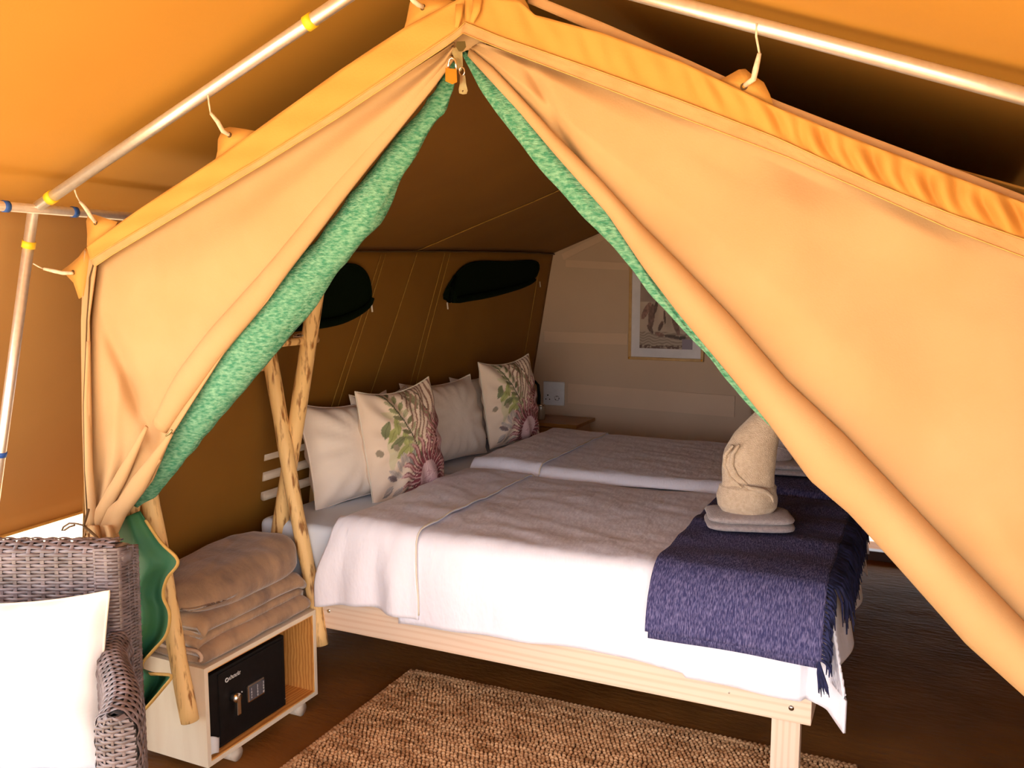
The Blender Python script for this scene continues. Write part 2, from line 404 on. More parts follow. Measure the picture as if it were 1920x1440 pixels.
# ------------------------------------------------------------------ wall_front: band along the gable, webbing, hanging tabs
wf = empty('wall_front', (RX, YF, 0)); tag(wf, kind='structure')
def ribbon(name, top, bot, yb, mat_, parent, nu=80, nv=8, yfn=None, thick=0.004):
    def fn(u, v):
        a = poly([(*p, 0) for p in top], u); b = poly([(*p, 0) for p in bot], u)
        q = a.lerp(b, v); yy = yb + (yfn(u, v) if yfn else 0)
        return onY(q.x, q.y, yy)
    return sheet(name, fn, nu, nv, mat_, parent, thick)
L_out = [(872, -8), (757, 53), (640, 130), (477, 247), (407, 297), (260, 393), (163, 463)]
L_s1 = [(872, 42), (853, 60), (640, 202), (500, 290), (360, 373), (200, 467), (170, 487)]
L_s2 = [(868, 62), (840, 84), (640, 217), (500, 304), (365, 385), (210, 478), (178, 500)]
R_out = [(872, -8), (973, 0), (1003, 28), (1130, 62), (1280, 117), (1453, 200), (1600, 260), (1760, 320), (1920, 380), (2080, 446)]
R_s1 = [(872, 42), (940, 70), (1100, 125), (1280, 190), (1453, 257), (1640, 343), (1780, 400), (1920, 449), (2080, 512)]
R_s2 = [(868, 62), (935, 90), (1100, 152), (1280, 221), (1480, 296), (1647, 369), (1780, 429), (1920, 482), (2080, 548)]
ribbon('top_band', L_out, L_s1, YF - 0.02, M_BAND, wf, yfn=lambda u, v: 0.004 * math.sin(u * 46 + v * 2) * math.sin(PI * v))
ribbon('top_band', R_out, R_s1, YF - 0.02, M_BAND, wf, 200, 12,
       yfn=lambda u, v: (0.0025 + 0.0075 * smooth((u - 0.3) / 0.4)) * (math.sin(u * 150 - v * 2.6 + 2.5 * N3(u * 9, v)) + 0.6 * math.sin(u * 83 - v * 3)) * math.sin(PI * (0.1 + 0.85 * v)))
ribbon('webbing', L_s1, L_s2, YF - 0.024, M_WEB, wf, yfn=lambda u, v: 0.0012 * N3(u * 60, v * 3))
ribbon('webbing', R_s1, R_s2, YF - 0.024, M_WEB, wf, 120, yfn=lambda u, v: 0.0016 * N3(u * 90, v * 3))
for a in (L_s1, R_s1, L_s2, R_s2):
    tube('stitch_line', [onY(*poly([(*p, 0) for p in a], i / 60).xy, YF - 0.0285) for i in range(61)], 0.0011, M_BIND, wf, 5)
# left vertical hem with black edge
ribbon('side_hem', [(158, 468), (152, 600), (155, 800), (162, 1000)], [(182, 490), (168, 600), (172, 800), (176, 1000)], YF - 0.012, M_CANVAS, wf, 40, 6,
       yfn=lambda u, v: 0.008 * math.sin(v * 5 + u * 3))
tube('zip_edge', [onY(*p, YF - 0.022) for p in ((178, 487), (168, 520), (166, 560), (163, 600), (161, 660), (157, 760), (159, 880), (163, 960))], 0.0022, M_DSEAM, wf, 6)
tube('side_ridge', [onY(*poly([(166, 640, 0), (163, 760, 0), (167, 880, 0), (176, 985, 0)], i / 20).xy, YF - 0.018) for i in range(21)], [0.006 + 0.008 * i / 20 for i in range(21)], M_CANVAS, wf, 10)
# front wall beyond the door opening, down to the deck (right of the frame)
sheet('lower_panel', lambda u, v: Vector((lerp(0.22, 0.66, u), YF + 0.01, lerp(0.0, 1.1, v))), 4, 6, M_CANVAS, wf, 0.004)
# ridge cap folds at the apex
tube('apex_fold', [onY(*p, YF - 0.03) for p in ((896, -4), (893, 20), (884, 42))], [0.012, 0.010, 0.006], M_BAND, wf, 8, squash=(Vector((0, 1, 0)), 0.4))
tube('apex_fold', [onY(*p, YF - 0.03) for p in ((862, 8), (860, 30), (856, 52))], [0.010, 0.009, 0.005], M_BAND, wf, 8, squash=(Vector((0, 1, 0)), 0.4))
# ridge flap strip behind the band on the right
ribbon('roof_edge', [(990, -14), (1130, 42), (1290, 112), (1460, 190), (1620, 252), (1780, 312), (1940, 374), (2080, 430)],
       [(990, 6), (1130, 66), (1290, 130), (1460, 206), (1620, 270), (1780, 330), (1940, 392), (2080, 452)], YF + 0.012, M_WEB, wf, 60, 4)

def tabfn(name, outline, yy, hole):
    # curved triangular tab: fan mesh with slight cupping
    P = [onY(*p, yy) for p in outline]
    c = sum(P, Vector()) / len(P); c.y -= 0.008
    o_ = from_vf(name, P + [c], [(i, (i + 1) % len(P), len(P)) for i in range(len(P))], M_BAND, wf)
    m = o_.modifiers.new('t', 'SOLIDIFY'); m.thickness = 0.004
    h = onY(*hole, yy - 0.010)
    pts = [h + Vector((math.cos(a) * 0.0055, 0, math.sin(a) * 0.0055)) for a in [2 * PI * i / 12 for i in range(13)]]
    tube('grommet', pts, 0.002, M_DSEAM, o_, 6, cap=False)
    v_ = [h + Vector((math.cos(a) * 0.0055, 0.003, math.sin(a) * 0.0055)) for a in [2 * PI * i / 12 for i in range(12)]]
    from_vf('hole', v_, [tuple(range(12))], M_DSEAM, o_)
    return o_
TY = YF - 0.004
tabfn('hanging_tab', [(406, 300), (410, 285), (411, 262), (420, 242), (432, 239), (455, 242), (480, 246), (470, 262), (430, 292)], TY, (430, 253))
tabfn('hanging_tab', [(165, 462), (166, 440), (164, 415), (168, 402), (180, 403), (200, 410), (222, 416), (215, 430), (190, 450)], TY, (179, 418))
tabfn('hanging_tab', [(150, 560), (140, 530), (118, 507), (135, 495), (150, 482), (162, 465), (172, 480), (164, 520), (158, 555)], TY, (137, 511))
tabfn('hanging_tab', [(757, 62), (764, 40), (770, 8), (776, -14), (800, -8), (840, 0), (860, 6), (850, 18), (800, 45)], TY, (793, 14))
tabfn('hanging_tab', [(1336, 155), (1358, 148), (1386, 132), (1398, 131), (1410, 142), (1432, 156), (1443, 178), (1452, 202), (1400, 184)], TY, (1395, 162))
tabfn('hanging_tab', [(950, 0), (958, -14), (975, -16), (990, 12), (1000, 32), (985, 30), (965, 12)], TY, (955, 2))
from_vf('gusset', [onY(*p, YF + 0.012) for p in ((835, 92), (856, 62), (872, 52), (915, 78), (900, 96), (876, 94), (862, 100), (850, 104))], [tuple(range(8))], M_CANVAS, wf, smooth_=False)
# small eyelet under the tie point
tube('cord_pin', [onY(*p, YF - 0.035) for p in ((311, 817), (318, 813), (322, 806))], 0.003, M_ABRASS, wf, 6)

# ------------------------------------------------------------------ door flaps
tie = onY(168, 985, YF - 0.02)
flL = empty('door_flap', tie); tag(flL, 'left tan canvas door flap gathered and tied back beside the wicker chair', 'tent flap')
L_inner = [(850, 92), (837, 120), (767, 213), (707, 293), (640, 377), (603, 420), (500, 567), (430, 647), (353, 767), (320, 820), (287, 900), (245, 955), (205, 990), (178, 1010)]
L_outer = [(852, 80), (640, 214), (500, 300), (365, 381), (182, 494), (172, 600), (166, 760), (168, 880), (160, 985), (158, 1006)]
def flapL_fn(u, v):
    a = poly([(*p, 0) for p in L_outer], u); b = poly([(*p, 0) for p in L_inner], u)
    q = a.lerp(b, v)
    g = smooth((u - 0.62) / 0.38)
    y = YF + 0.004 + 0.010 * 1.5 * math.sin(v * 4.2 + u * 7 + 1.8 * N3(u * 3, v * 2)) * math.sin(PI * v)
    # broad slanting crease running from the eave corner down to the tie
    d = abs((q.x - 195) * (830 - 590) - (q.y - 590) * (292 - 195)) / math.hypot(240, 97)
    if 560 < q.y < 900: y += 0.034 * math.exp(-(d / 18) ** 2) * smooth((q.y - 560) / 120) * (1 - smooth((q.y - 780) / 110))
    y += g * 0.020 * math.sin(v * 15 + 2.2 * N3(u * 4, v * 3, 3)) * math.sin(PI * min(1, v + 0.1))
    return onY(q.x, q.y, y)
sheet('canvas_panel', flapL_fn, 150, 60, M_CANVAS, flL, 0.004)
hemL = [(846, 105), (808, 156), (762, 208), (698, 282), (634, 360), (590, 418), (476, 562), (408, 638), (340, 730), (300, 800)]
hemR = [(9, 12, 18, 20, 21, 23, 26, 28, 30, 24)]
hr = [0.012, 0.016, 0.021, 0.024, 0.027, 0.029, 0.036, 0.040, 0.042, 0.030]
def smooth_path(pts, rr, n_, yfun):
    out = []; rad = []
    for i in range(n_ + 1):
        t = i / n_; q = poly([(*p, 0) for p in pts], t); k = t * (len(rr) - 1); j = min(len(rr) - 2, int(k))
        out.append(onY(q.x, q.y, yfun(t))); rad.append(lerp(rr[j], rr[j + 1], k - j))
    # relax
    for _ in range(6):
        out = [out[0]] + [(out[i - 1] + out[i] * 2 + out[i + 1]) / 4 for i in range(1, len(out) - 1)] + [out[-1]]
    return out, rad
p_, r_ = smooth_path(hemL, [r * 0.95 for r in hr], 60, lambda t: YF + 0.004)
tube('rolled_hem', p_, r_, M_CANVAS, flL, 20, squash=(Vector((0, 1, 0)), 0.55))
# gathered folds below the eyelet, fanning to the tie
for (a, b, c, r0, r1) in (((322, 812), (262, 905), (196, 1000), 0.028, 0.022), ((300, 860), (240, 930), (205, 1003), 0.022, 0.024), ((275, 800), (225, 900), (178, 985), 0.020, 0.022),
                          ((252, 920), (215, 960), (190, 1012), 0.026, 0.022), ((240, 860), (205, 930), (172, 990), 0.018, 0.02)):
    p_, r_ = smooth_path([a, b, c], [0.006, r0, r1], 24, lambda t: YF - 0.012)
    r_ = [r * 1.0 for r in r_]
    tube('gathered_fold', p_, r_, M_CANVAS, flL, 14, squash=(Vector((0, 1, 0)), 0.6))
# bunch knot, tie cord
sheet('flap_tail', lambda u, v: onY(lerp(156, 214, u) + 10 * math.sin(v * 3), lerp(985, 1040, v) , YF - 0.03 + 0.02 * math.sin(u * 14 + v * 2)), 30, 12, M_CANVAS, flL, 0.004)
tube('tie_cord', [onY(*p, YF - 0.065) for p in ((166, 955), (160, 975), (157, 987), (168, 995), (182, 1008), (190, 1022))], 0.004, M_DSEAM, flL, 8)
tube('tie_loop', [onY(*p, YF - 0.06) for p in ((157, 985), (145, 982), (130, 981), (119, 988), (116, 995), (121, 994), (130, 988), (140, 985))], 0.003, mat('brown_cord', (0.16, 0.09, 0.05)), flL, 7)

# green mesh liner rolled behind the left flap
gl = empty('rolled_liner', onY(270, 940, YF + 0.07)); tag(gl, 'long green mesh liner rolled up behind the left door flap', 'tent liner')
Gc, Gr = [], []
edge = [(852, 118), (848, 160), (836, 205), (800, 263), (757, 337), (720, 410), (663, 477), (640, 507), (587, 580), (520, 660), (460, 737), (393, 813), (335, 884), (300, 922), (262, 951)]
wid = [5, 13, 18, 26, 32, 38, 38, 38, 44, 48, 50, 44, 34, 22, 10]
dv = Vector((0.77, 0.64))
cent = [(x - dv.x * w_, y - dv.y * w_ + 0) for (x, y), w_ in zip(edge, wid)]
def grow(cent, wid, yy, name, parent, seg=28, nn=140, wr=0.0045):
    c3 = []; r3 = []
    for i in range(nn + 1):
        t = i / nn; k = t * (len(cent) - 1); j = min(len(cent) - 2, int(k)); s = k - j
        x = lerp(cent[j][0], cent[j + 1][0], s); y = lerp(cent[j][1], cent[j + 1][1], s)
        p = onY(x, y, yy); c3.append(p); r3.append(lerp(wid[j], wid[j + 1], s) / FPX * (p - EYE).dot(F3) * 1.0)
    for _ in range(8):
        c3 = [c3[0]] + [(c3[i - 1] + c3[i] * 2 + c3[i + 1]) / 4 for i in range(1, len(c3) - 1)] + [c3[-1]]
        r3 = [r3[0]] + [(r3[i - 1] + r3[i] * 2 + r3[i + 1]) / 4 for i in range(1, len(r3) - 1)] + [r3[-1]]
    v_, f_ = tube_vf(c3, r3, seg, squash=(Vector((0, 1, 0)), 0.75))
    out = []
    for idx, q in enumerate(v_):
        i = idx // seg; d = (q - c3[i])
        L = d.length or 1
        out.append(c3[i] + d * (1 + wr / L * 1.4 * (N3(q.x * 16, q.z * 16, q.y * 9) + 0.7 * math.sin(4 * math.atan2(d.y, d.x + d.z) + i * 0.16))))
    return from_vf(name, out, f_, M_GREEN, parent)
grow(cent, wid, YF + 0.075, 'liner_roll', gl)

# right flap
flR = empty('door_flap', onY(1900, 1290, YF)); tag(flR, 'right tan canvas door flap rolled along its edge from the ridge downwards', 'tent flap')
crease = [(880, 92), (923, 127), (973, 180), (1040, 253), (1120, 333), (1200, 420), (1273, 493), (1373, 597), (1473, 713), (1580, 813), (1720, 960), (1780, 1023), (1920, 1167), (2060, 1312)]
redge = [(878, 104), (923, 153), (973, 207), (1040, 287), (1140, 400), (1207, 500), (1273, 587), (1373, 707), (1440, 790), (1520, 900), (1593, 962), (1680, 1057), (1813, 1207), (1920, 1303), (2060, 1440)]
R_outer = [(900, 80), (1100, 150), (1280, 220), (1480, 294), (1647, 367), (1780, 427), (1920, 480), (2080, 546), (2160, 800), (2200, 1100), (2160, 1440)]
def flapR_fn(u, v):
    a = poly([(*p, 0) for p in R_outer], u); b = poly([(*p, 0) for p in crease], u)
    q = a.lerp(b, v)
    y = YF + 0.002 + 0.020 * smooth((v - 0.72) / 0.28)
    # soft folds running down from the seam
    ph = (q.x * 0.9 - q.y * 0.25) / 62.0
    y += 0.0120 * math.sin(ph + 1.5 * N3(q.x / 200, q.y / 300)) * (1 - smooth((v - 0.1) / 0.6)) * smooth(v / 0.1) * smooth((u - 0.1) / 0.2)
    y += 0.022 * math.sin((q.x + 0.55 * q.y) / 105 + N3(q.x / 350, q.y / 350, 4) * 2.0) * smooth(v * 3) * (1 - smooth((v - 0.75) / 0.25))
    d = ((q.x - 985) * (520 - 110) - (q.y - 110) * (1190 - 985)) / math.hypot(410, 205)
    if q.y < 620: y += 0.018 * math.exp(-(d / 12) ** 2) * smooth((q.y - 100) / 60) * (1 - smooth((q.y - 300) / 250))
    return onY(q.x, q.y, y)
sheet('canvas_panel', flapR_fn, 220, 90, M_CANVAS, flR, 0.004)
def roll_fn(u, v):
    a = poly([(*p, 0) for p in crease], u); b = poly([(*p, 0) for p in redge], u)
    th = v * PI * 1.25
    r = ((a - b).length / 2) / FPX * 2.0
    c = a.lerp(b, 0.5); k = -math.cos(min(th, PI)) if th <= PI else 1 - (th - PI) * 0.5
    q = c + (b - a) * 0.5 * k
    y = YF + 0.012 - math.sin(th) * r * 0.75
    return onY(q.x, q.y, y + 0.003 * N3(u * 12, v * 2))
sheet('rolled_hem', roll_fn, 120, 24, M_CANVAS, flR, 0.004)
grn_l = [(868, 100), (900, 167), (940, 227), (990, 290), (1057, 363), (1120, 437), (1173, 487), (1217, 547), (1273, 613), (1327, 667), (1373, 727), (1417, 773), (1447, 799), (1475, 838)]
grn_r = [(884, 108), (923, 150), (973, 205), (1040, 285), (1140, 400), (1187, 470), (1230, 530), (1273, 587), (1327, 653), (1373, 707), (1417, 753), (1440, 790), (1455, 808), (1478, 840)]
gr = empty('rolled_liner', onY(1440, 795, YF + 0.05)); tag(gr, 'slim green mesh liner edge showing under the right door flap', 'tent liner')
def strip_c(a, b, n_):
    cs, ws = [], []
    for i in range(n_):
        t = i / (n_ - 1); p = poly([(*q, 0) for q in a], t); q = poly([(*q, 0) for q in b], t)
        nrm = Vector((0.75, -0.66, 0)); w_ = max(3, (q - p).dot(nrm)) / 2
        cs.append((p.x + nrm.x * w_ * 1.3, p.y + nrm.y * w_ * 1.3)); ws.append(w_ * 1.3)
    return cs, ws
cs, ws = strip_c(grn_l, grn_r, 18)
grow(cs, ws, YF + 0.050, 'liner_roll', gr, wr=0.002)

# green canvas tail hanging from the tied flap
gt = empty('green_flap', onY(270, 1000, YF + 0.04)); tag(gt, 'dark green canvas flap with ochre binding hanging behind the chair back', 'tent flap')
tl = [(206, 982), (210, 1040), (222, 1110), (235, 1180), (246, 1240), (250, 1300), (252, 1340)]
tr = [(262, 958), (300, 1015), (334, 1052), (313, 1085), (306, 1118), (318, 1150), (312, 1190), (285, 1222), (267, 1244), (272, 1262), (300, 1264), (322, 1268), (306, 1290), (285, 1315), (258, 1345)]
def catmull(P, k=5):
    out = []
    for i in range(len(P) - 1):
        p0, p1, p2, p3 = P[max(0, i - 1)], P[i], P[i + 1], P[min(len(P) - 1, i + 2)]
        for s_ in range(k):
            t = s_ / k
            out.append(tuple(0.5 * (2 * b + (c - a) * t + (2 * a - 5 * b + 4 * c - d) * t * t + (-a + 3 * b - 3 * c + d) * t ** 3) for a, b, c, d in zip(p0, p1, p2, p3)))
    return out + [P[-1]]
tr = catmull(tr)
def tail_y(u, v): return YF + 0.05 + 0.035 * math.sin(u * 7.5 + v * 2.4 + 0.5) * (0.35 + 0.65 * v)
def tail_fn(u, v):
    a = poly([(*p, 0) for p in tl], v); b = poly([(*p, 0) for p in tr], v)
    q = a.lerp(b, u)
    return onY(q.x, q.y, tail_y(u, v))
sheet('flap_cloth', tail_fn, 44, 80, M_GREEN2, gt, 0.004)
tube('binding', [tail_fn(1.0, 0.04 + 0.96 * i / 110) for i in range(111)], 0.0048, M_BIND, gt, 8)

# brass zip puller and padlock at the ridge
zp = empty('zip_puller', onY(858, 90, YF - 0.03)); tag(zp, 'aged brass double zip puller hanging at the ridge apex', 'zip')
def plate(name, pts, y0, y1, mat_, parent):
    n_ = len(pts); v_ = [onY(*p, y0) for p in pts] + [onY(*p, y1) for p in pts]
    f_ = [tuple(range(n_)), tuple(range(2 * n_ - 1, n_ - 1, -1))] + [(i, i + n_, (i + 1) % n_ + n_, (i + 1) % n_) for i in range(n_)]
    return from_vf(name, v_, f_, mat_, parent, smooth_=False)
plate('slider', [(856, 78), (872, 77), (874, 88), (868, 96), (860, 96), (855, 88)], YF - 0.052, YF - 0.036, M_OLIVE, zp)
plate('bail', [(850, 90), (860, 88), (867, 98), (868, 124), (860, 128), (852, 110), (847, 98)], YF - 0.050, YF - 0.042, M_ABRASS, zp)
plate('pull_tab', [(859, 97), (867, 98), (868, 126), (864, 134), (858, 130), (857, 110)], YF - 0.056, YF - 0.051, M_ABRASS, zp)
tube('link_ring', [onY(866 + 5 * math.cos(a), 134 + 8 * math.sin(a), YF - 0.057) for a in [2 * PI * i / 14 for i in range(15)]], 0.0016, M_CHROME, zp, 6, cap=False)
pl = plate('pull_plate', [(862, 141), (872, 141), (874, 158), (877, 170), (875, 176), (868, 177), (861, 175), (860, 168), (862, 156)], YF - 0.060, YF - 0.055, M_ABRASS, zp)
tube('hole', [onY(868, 171, YF - 0.0605), onY(868, 171, YF - 0.0585)], 0.0024, M_DSEAM, pl, 10)
pk = empty('padlock', onY(846, 150, YF - 0.06)); tag(pk, 'small brass padlock hooked on the zip puller at the apex', 'padlock')
plate('lock_body', [(835, 127), (856, 130), (857, 154), (848, 158), (835, 152)], YF - 0.078, YF - 0.060, M_BRASS, pk)
tube('shackle', [onY(*p, YF - 0.068) for p in ((841, 130), (841, 118), (843, 111), (848, 108), (853, 111), (855, 118), (855, 132))], 0.0024, M_CHROME, pk, 8)

# ------------------------------------------------------------------ outer canopy and its frame
EAV = Vector((-2.47, 0, 1.835)); RID = Vector((-1.045, 0, 2.415))
def flyL(u, v):
    y = lerp(-0.9, 6.2, v); k = u
    p = EAV.lerp(RID, k); p.y = y; p.z += -0.012 * math.sin(PI * k) + 0.004 * N3(y * 1.2, k * 3)
    return p
def flyR(u, v):
    y = lerp(-0.9, 6.2, v); a = Vector((0.38, 0, 1.875)); p = RID.lerp(a, u); p.y = y
    p.z += -0.012 * math.sin(PI * u); return p
fly = empty('canopy', (-2.9, 1.8, -0.32)); tag(fly, 'ochre outer canopy stretched over the tent and porch', 'canopy')
def flyS(u, v):
    y = lerp(1.30, 6.2, v); z = lerp(1.835, 0.735 + 0.01 * math.sin(y * 3), u)
    return Vector((-2.47 - 0.335 * (1.835 - z) + 0.012 * N3(y * 1.1, z * 1.3) * math.sin(PI * u), y, z))
sheet('roof_sheet', flyL, 24, 60, M_FLY, fly, 0.003)
sheet('roof_sheet', flyR, 24, 60, M_FLY, fly, 0.003)
sheet('side_sheet', flyS, 16, 60, M_FLYSIDE, fly, 0.003)
sheet('side_sheet', lambda u, v: Vector((0.38 + 0.335 * (1.875 - lerp(1.875, 0.30, u)), lerp(0.9, 6.2, v), lerp(1.875, 0.30, u))), 10, 30, M_FLYSIDE, fly, 0.003)  # right side sheet added and run forward to block light from the right
tube('side_hem', [flyS(1, i / 40) for i in range(41)], 0.007, M_BIND, fly, 8)
pa = onX(-10, 950, -2.84); pb = onX(22, 985, -2.84)
fr = empty('tent_frame', (-2.66, YF, 0)); tag(fr, 'galvanised steel pole frame carrying the outer canopy', 'tent frame')
JY = 1.74
jointL = onY(70, 388, JY); apexP = onY(805, -111, JY)
def pole(name, a, b, r=0.0155): return tube(name, [a, b], r, M_STEEL, fr, 20)
pole('rafter', jointL, apexP, 0.0155)
rA, rB = onY(1230, -2, JY), onY(1920, 180, JY); dR = (rB - rA)
pole('rafter', rA - dR * 0.62, rB + dR * 0.55, 0.0150)
up0 = onY(62, 398, JY); up1 = onY(0, 860, JY)
pole('upright', up0 + (up0 - up1) * 0.0, up1 + (up1 - up0) * 1.35, 0.0155)
e0 = jointL + Vector((0, 0, -0.006))
pole('eave_pole', e0 + Vector((-0.0, -2.3, 0)), e0 + Vector((0.0, 3.9, 0.0)), 0.0140)
def band(pa, pb, t, w_, r, m, name='tape_band'):
    a = pa.lerp(pb, t); d = (pb - pa).normalized() * w_ / 2
    tube(name, [a - d, a + d], r, m, fr, 20)
L1 = (apexP - jointL).length
for px in (104, 622):
    t = (px - 70) / (805 - 70)
    band(jointL, apexP, t, 0.022, 0.0185, M_YTAPE)
band(up0, up1, (455 - 398) / (860 - 398), 0.020, 0.0185, M_YTAPE)
band(up0, up1, (850 - 398) / (860 - 398), 0.016, 0.0178, M_BTAPE)
for yy in (1.68, 1.955):
    p = Vector((e0.x, 0, e0.z)); 
for (px) in (10, 138):
    # where the pole along Y meets this bearing
    r = _ray(px, 388); k = e0.x / r.x; yy = r.y * k
    band(Vector((e0.x, yy - 0.1, e0.z)), Vector((e0.x, yy + 0.1, e0.z)), 0.5, 0.016, 0.0165, M_BTAPE)

# cords and toggles from tabs to frame, each its own thing
def rope(pts, label, thickpart):
    r0 = empty('guy_rope', onY(*pts[-1], YF - 0.03)); tag(r0, label, 'cord', 'cords that hang the tent from the frame')
    yy = [lerp(JY - 0.016, YF - 0.022, i / (len(pts) - 1)) for i in range(len(pts))]
    P = [onY(*p, y) for p, y in zip(pts, yy)]
    k = thickpart
    tube('cord', P[:k + 1], 0.0022, M_CORD, r0, 7)
    tube('toggle', P[k:], [0.0040] + [0.0058] * (len(P) - k - 2) + [0.0048] if len(P) - k > 2 else 0.0055, M_CORD, r0, 10)
    # loop round the pole
    return r0
rope([(390, 178), (392, 195), (395, 212), (408, 228), (418, 246), (430, 253)], 'pale cord and toggle hanging from the middle of the left rafter', 2)
rope([(140, 356), (144, 368), (150, 378), (162, 392), (170, 405), (179, 417)], 'pale cord and toggle beside the left frame joint', 2)
rope([(62, 494), (72, 500), (82, 504), (100, 508), (118, 512), (137, 512)], 'pale cord stretched sideways to the upright left pole', 2)
rope([(1419, 44), (1418, 68), (1424, 100), (1417, 130), (1413, 148), (1397, 160)], 'pale cord and toggle hanging from the right rafter', 2)
rope([(755, -40), (762, -20), (768, -6), (776, 2), (785, 9), (793, 13)], 'pale toggle at the tab just left of the ridge apex', 2)

# ------------------------------------------------------------------ beds
BX0, BX1 = -2.32, -0.235
def make_bed(y0, label):
    b = empty('bed', (-1.3, y0 + 0.53, 0)); tag(b, label, 'bed', 'pair of pine beds pushed together')
    y1 = y0 + 1.06
    def screw(x, z, r=0.008):
        tube('screw', [Vector((x, y0 - 0.003, z)), Vector((x, y0 + 0.003, z))], r, M_CHROME, rail, 14)
    rail = box('side_rail', (BX0, y0, 0.300), (BX1, y0 + 0.032, 0.437), M_PINE, b, 0.003)
    screw(-0.292, 0.345); screw(-0.475, 0.400, 0.007); screw(-0.475, 0.355, 0.0025); screw(BX0 + 0.35, 0.37, 0.007)
    box('side_rail', (BX0, y1 - 0.032, 0.300), (BX1, y1, 0.437), M_PINE, b, 0.003)
    box('end_rail', (BX1 - 0.032, y0 + 0.032, 0.300), (BX1, y1 - 0.032, 0.437), M_PINE, b, 0.003)
    box('end_rail', (BX0, y0 + 0.032, 0.300), (BX0 + 0.032, y1 - 0.032, 0.437), M_PINE, b, 0.003)
    for (xa, xb) in ((-0.352, -0.268), (BX0 + 0.04, BX0 + 0.11)):
        for (ya, yb) in ((y0 + 0.032, y0 + 0.075), (y1 - 0.075, y1 - 0.032)):
            box('leg', (xa, ya, 0.0), (xb, yb, 0.43), M_PINE_V, b, 0.003)
    for i in range(14):
        x = lerp(BX0 + 0.10, BX1 - 0.13, i / 13)
        box('slat', (x - 0.035, y0 + 0.03, 0.395), (x + 0.035, y1 - 0.03, 0.413), M_PINE, b, 0.002)
    return b
make_bed(2.59, 'nearer pale pine bed with visible side rail and bolted corner leg')
make_bed(3.69, 'farther pine bed beside the grey back wall')
def rounded_box(name, lo, hi, m, r, parent=None, nz=0.003, sc=2.5, seg=30):
    bm = bmesh.new()
    c = [(a + b) / 2 for a, b in zip(lo, hi)]; s = [abs(b - a) for a, b in zip(lo, hi)]
    bmesh.ops.create_cube(bm, size=1.0); bmesh.ops.scale(bm, vec=s, verts=bm.verts)
    bmesh.ops.bevel(bm, geom=bm.edges[:], offset=r, segments=4, profile=0.5, affect='EDGES')
    bmesh.ops.subdivide_edges(bm, edges=[e for e in bm.edges if e.calc_length() > 0.12], cuts=8, use_grid_fill=True)
    bmesh.ops.translate(bm, vec=c, verts=bm.verts)
    for v_ in bm.verts:
        n_ = noise.noise(v_.co * sc); v_.co.z += nz * n_; v_.co.y += nz * 0.6 * noise.noise(v_.co * sc * 1.7)
    return from_bm(name, bm, m, parent, smooth_=True)
for y0, lb in ((2.605, 'white mattress on the nearer bed, its blue-white side showing at the head end'), (3.705, 'white mattress on the farther bed')):
    mt = rounded_box('mattress', (BX0 + 0.01, y0, 0.439), (BX1 - 0.02, y0 + 1.03, 0.685), M_MATT, 0.028, nz=0.002)
    tag(mt, lb, 'mattress')

def arc(d, R=0.055):
    """cloth running off an edge by length d: (outward, down)"""
    q = R * PI / 2
    if d <= 0: return 0.0, 0.0
    if d < q:
        a = d / R; return R * math.sin(a), R * (1 - math.cos(a))
    return R, R + (d - q)
def drape(a, b, x1, y0, ztop, flare=0.10, wav=0.010):
    """a = cloth coordinate along X (foot at x1), b = distance beyond the near edge y0 (negative = on top)"""
    da = max(0, a - x1); db = max(0, b)
    ox, dz1 = arc(da); oy, dz2 = arc(db)
    x = min(a, x1); y = y0 - min(b, 0)
    z = ztop
    if da > 0 and db > 0:
        m_ = min(da, db); dz = max(dz1, dz2) + 0.10 * m_
        x += ox + m_ * 0.26; y -= oy + m_ * 0.34; z -= dz
    else:
        x += ox; y -= oy; z -= dz1 + dz2
        if da > 0: x += 0.18 * da
    hang = smooth((max(da, db) - 0.03) / 0.2)
    if db > 0 and da <= 0: y -= wav * hang * (math.sin(a * 9 + 2 * N3(a * 2.1, 3)) + 0.5 * math.sin(a * 23 + 3)) + 0.035 * hang
    if da > 0 and db <= 0: x += wav * 1.6 * hang * math.sin(y * 14)
    top = 1 - smooth((max(da, db) + 0.02) / 0.06)
    z += top * (0.010 * N3(x * 2.6, y * 2.6, 2) + 0.0065 * N3(x * 5 + y * 4, y * 9 - x * 3, 8) + 0.0035 * N3(x * 8 + y * 16, y * 7, 3))
    return Vector((x, y, z))
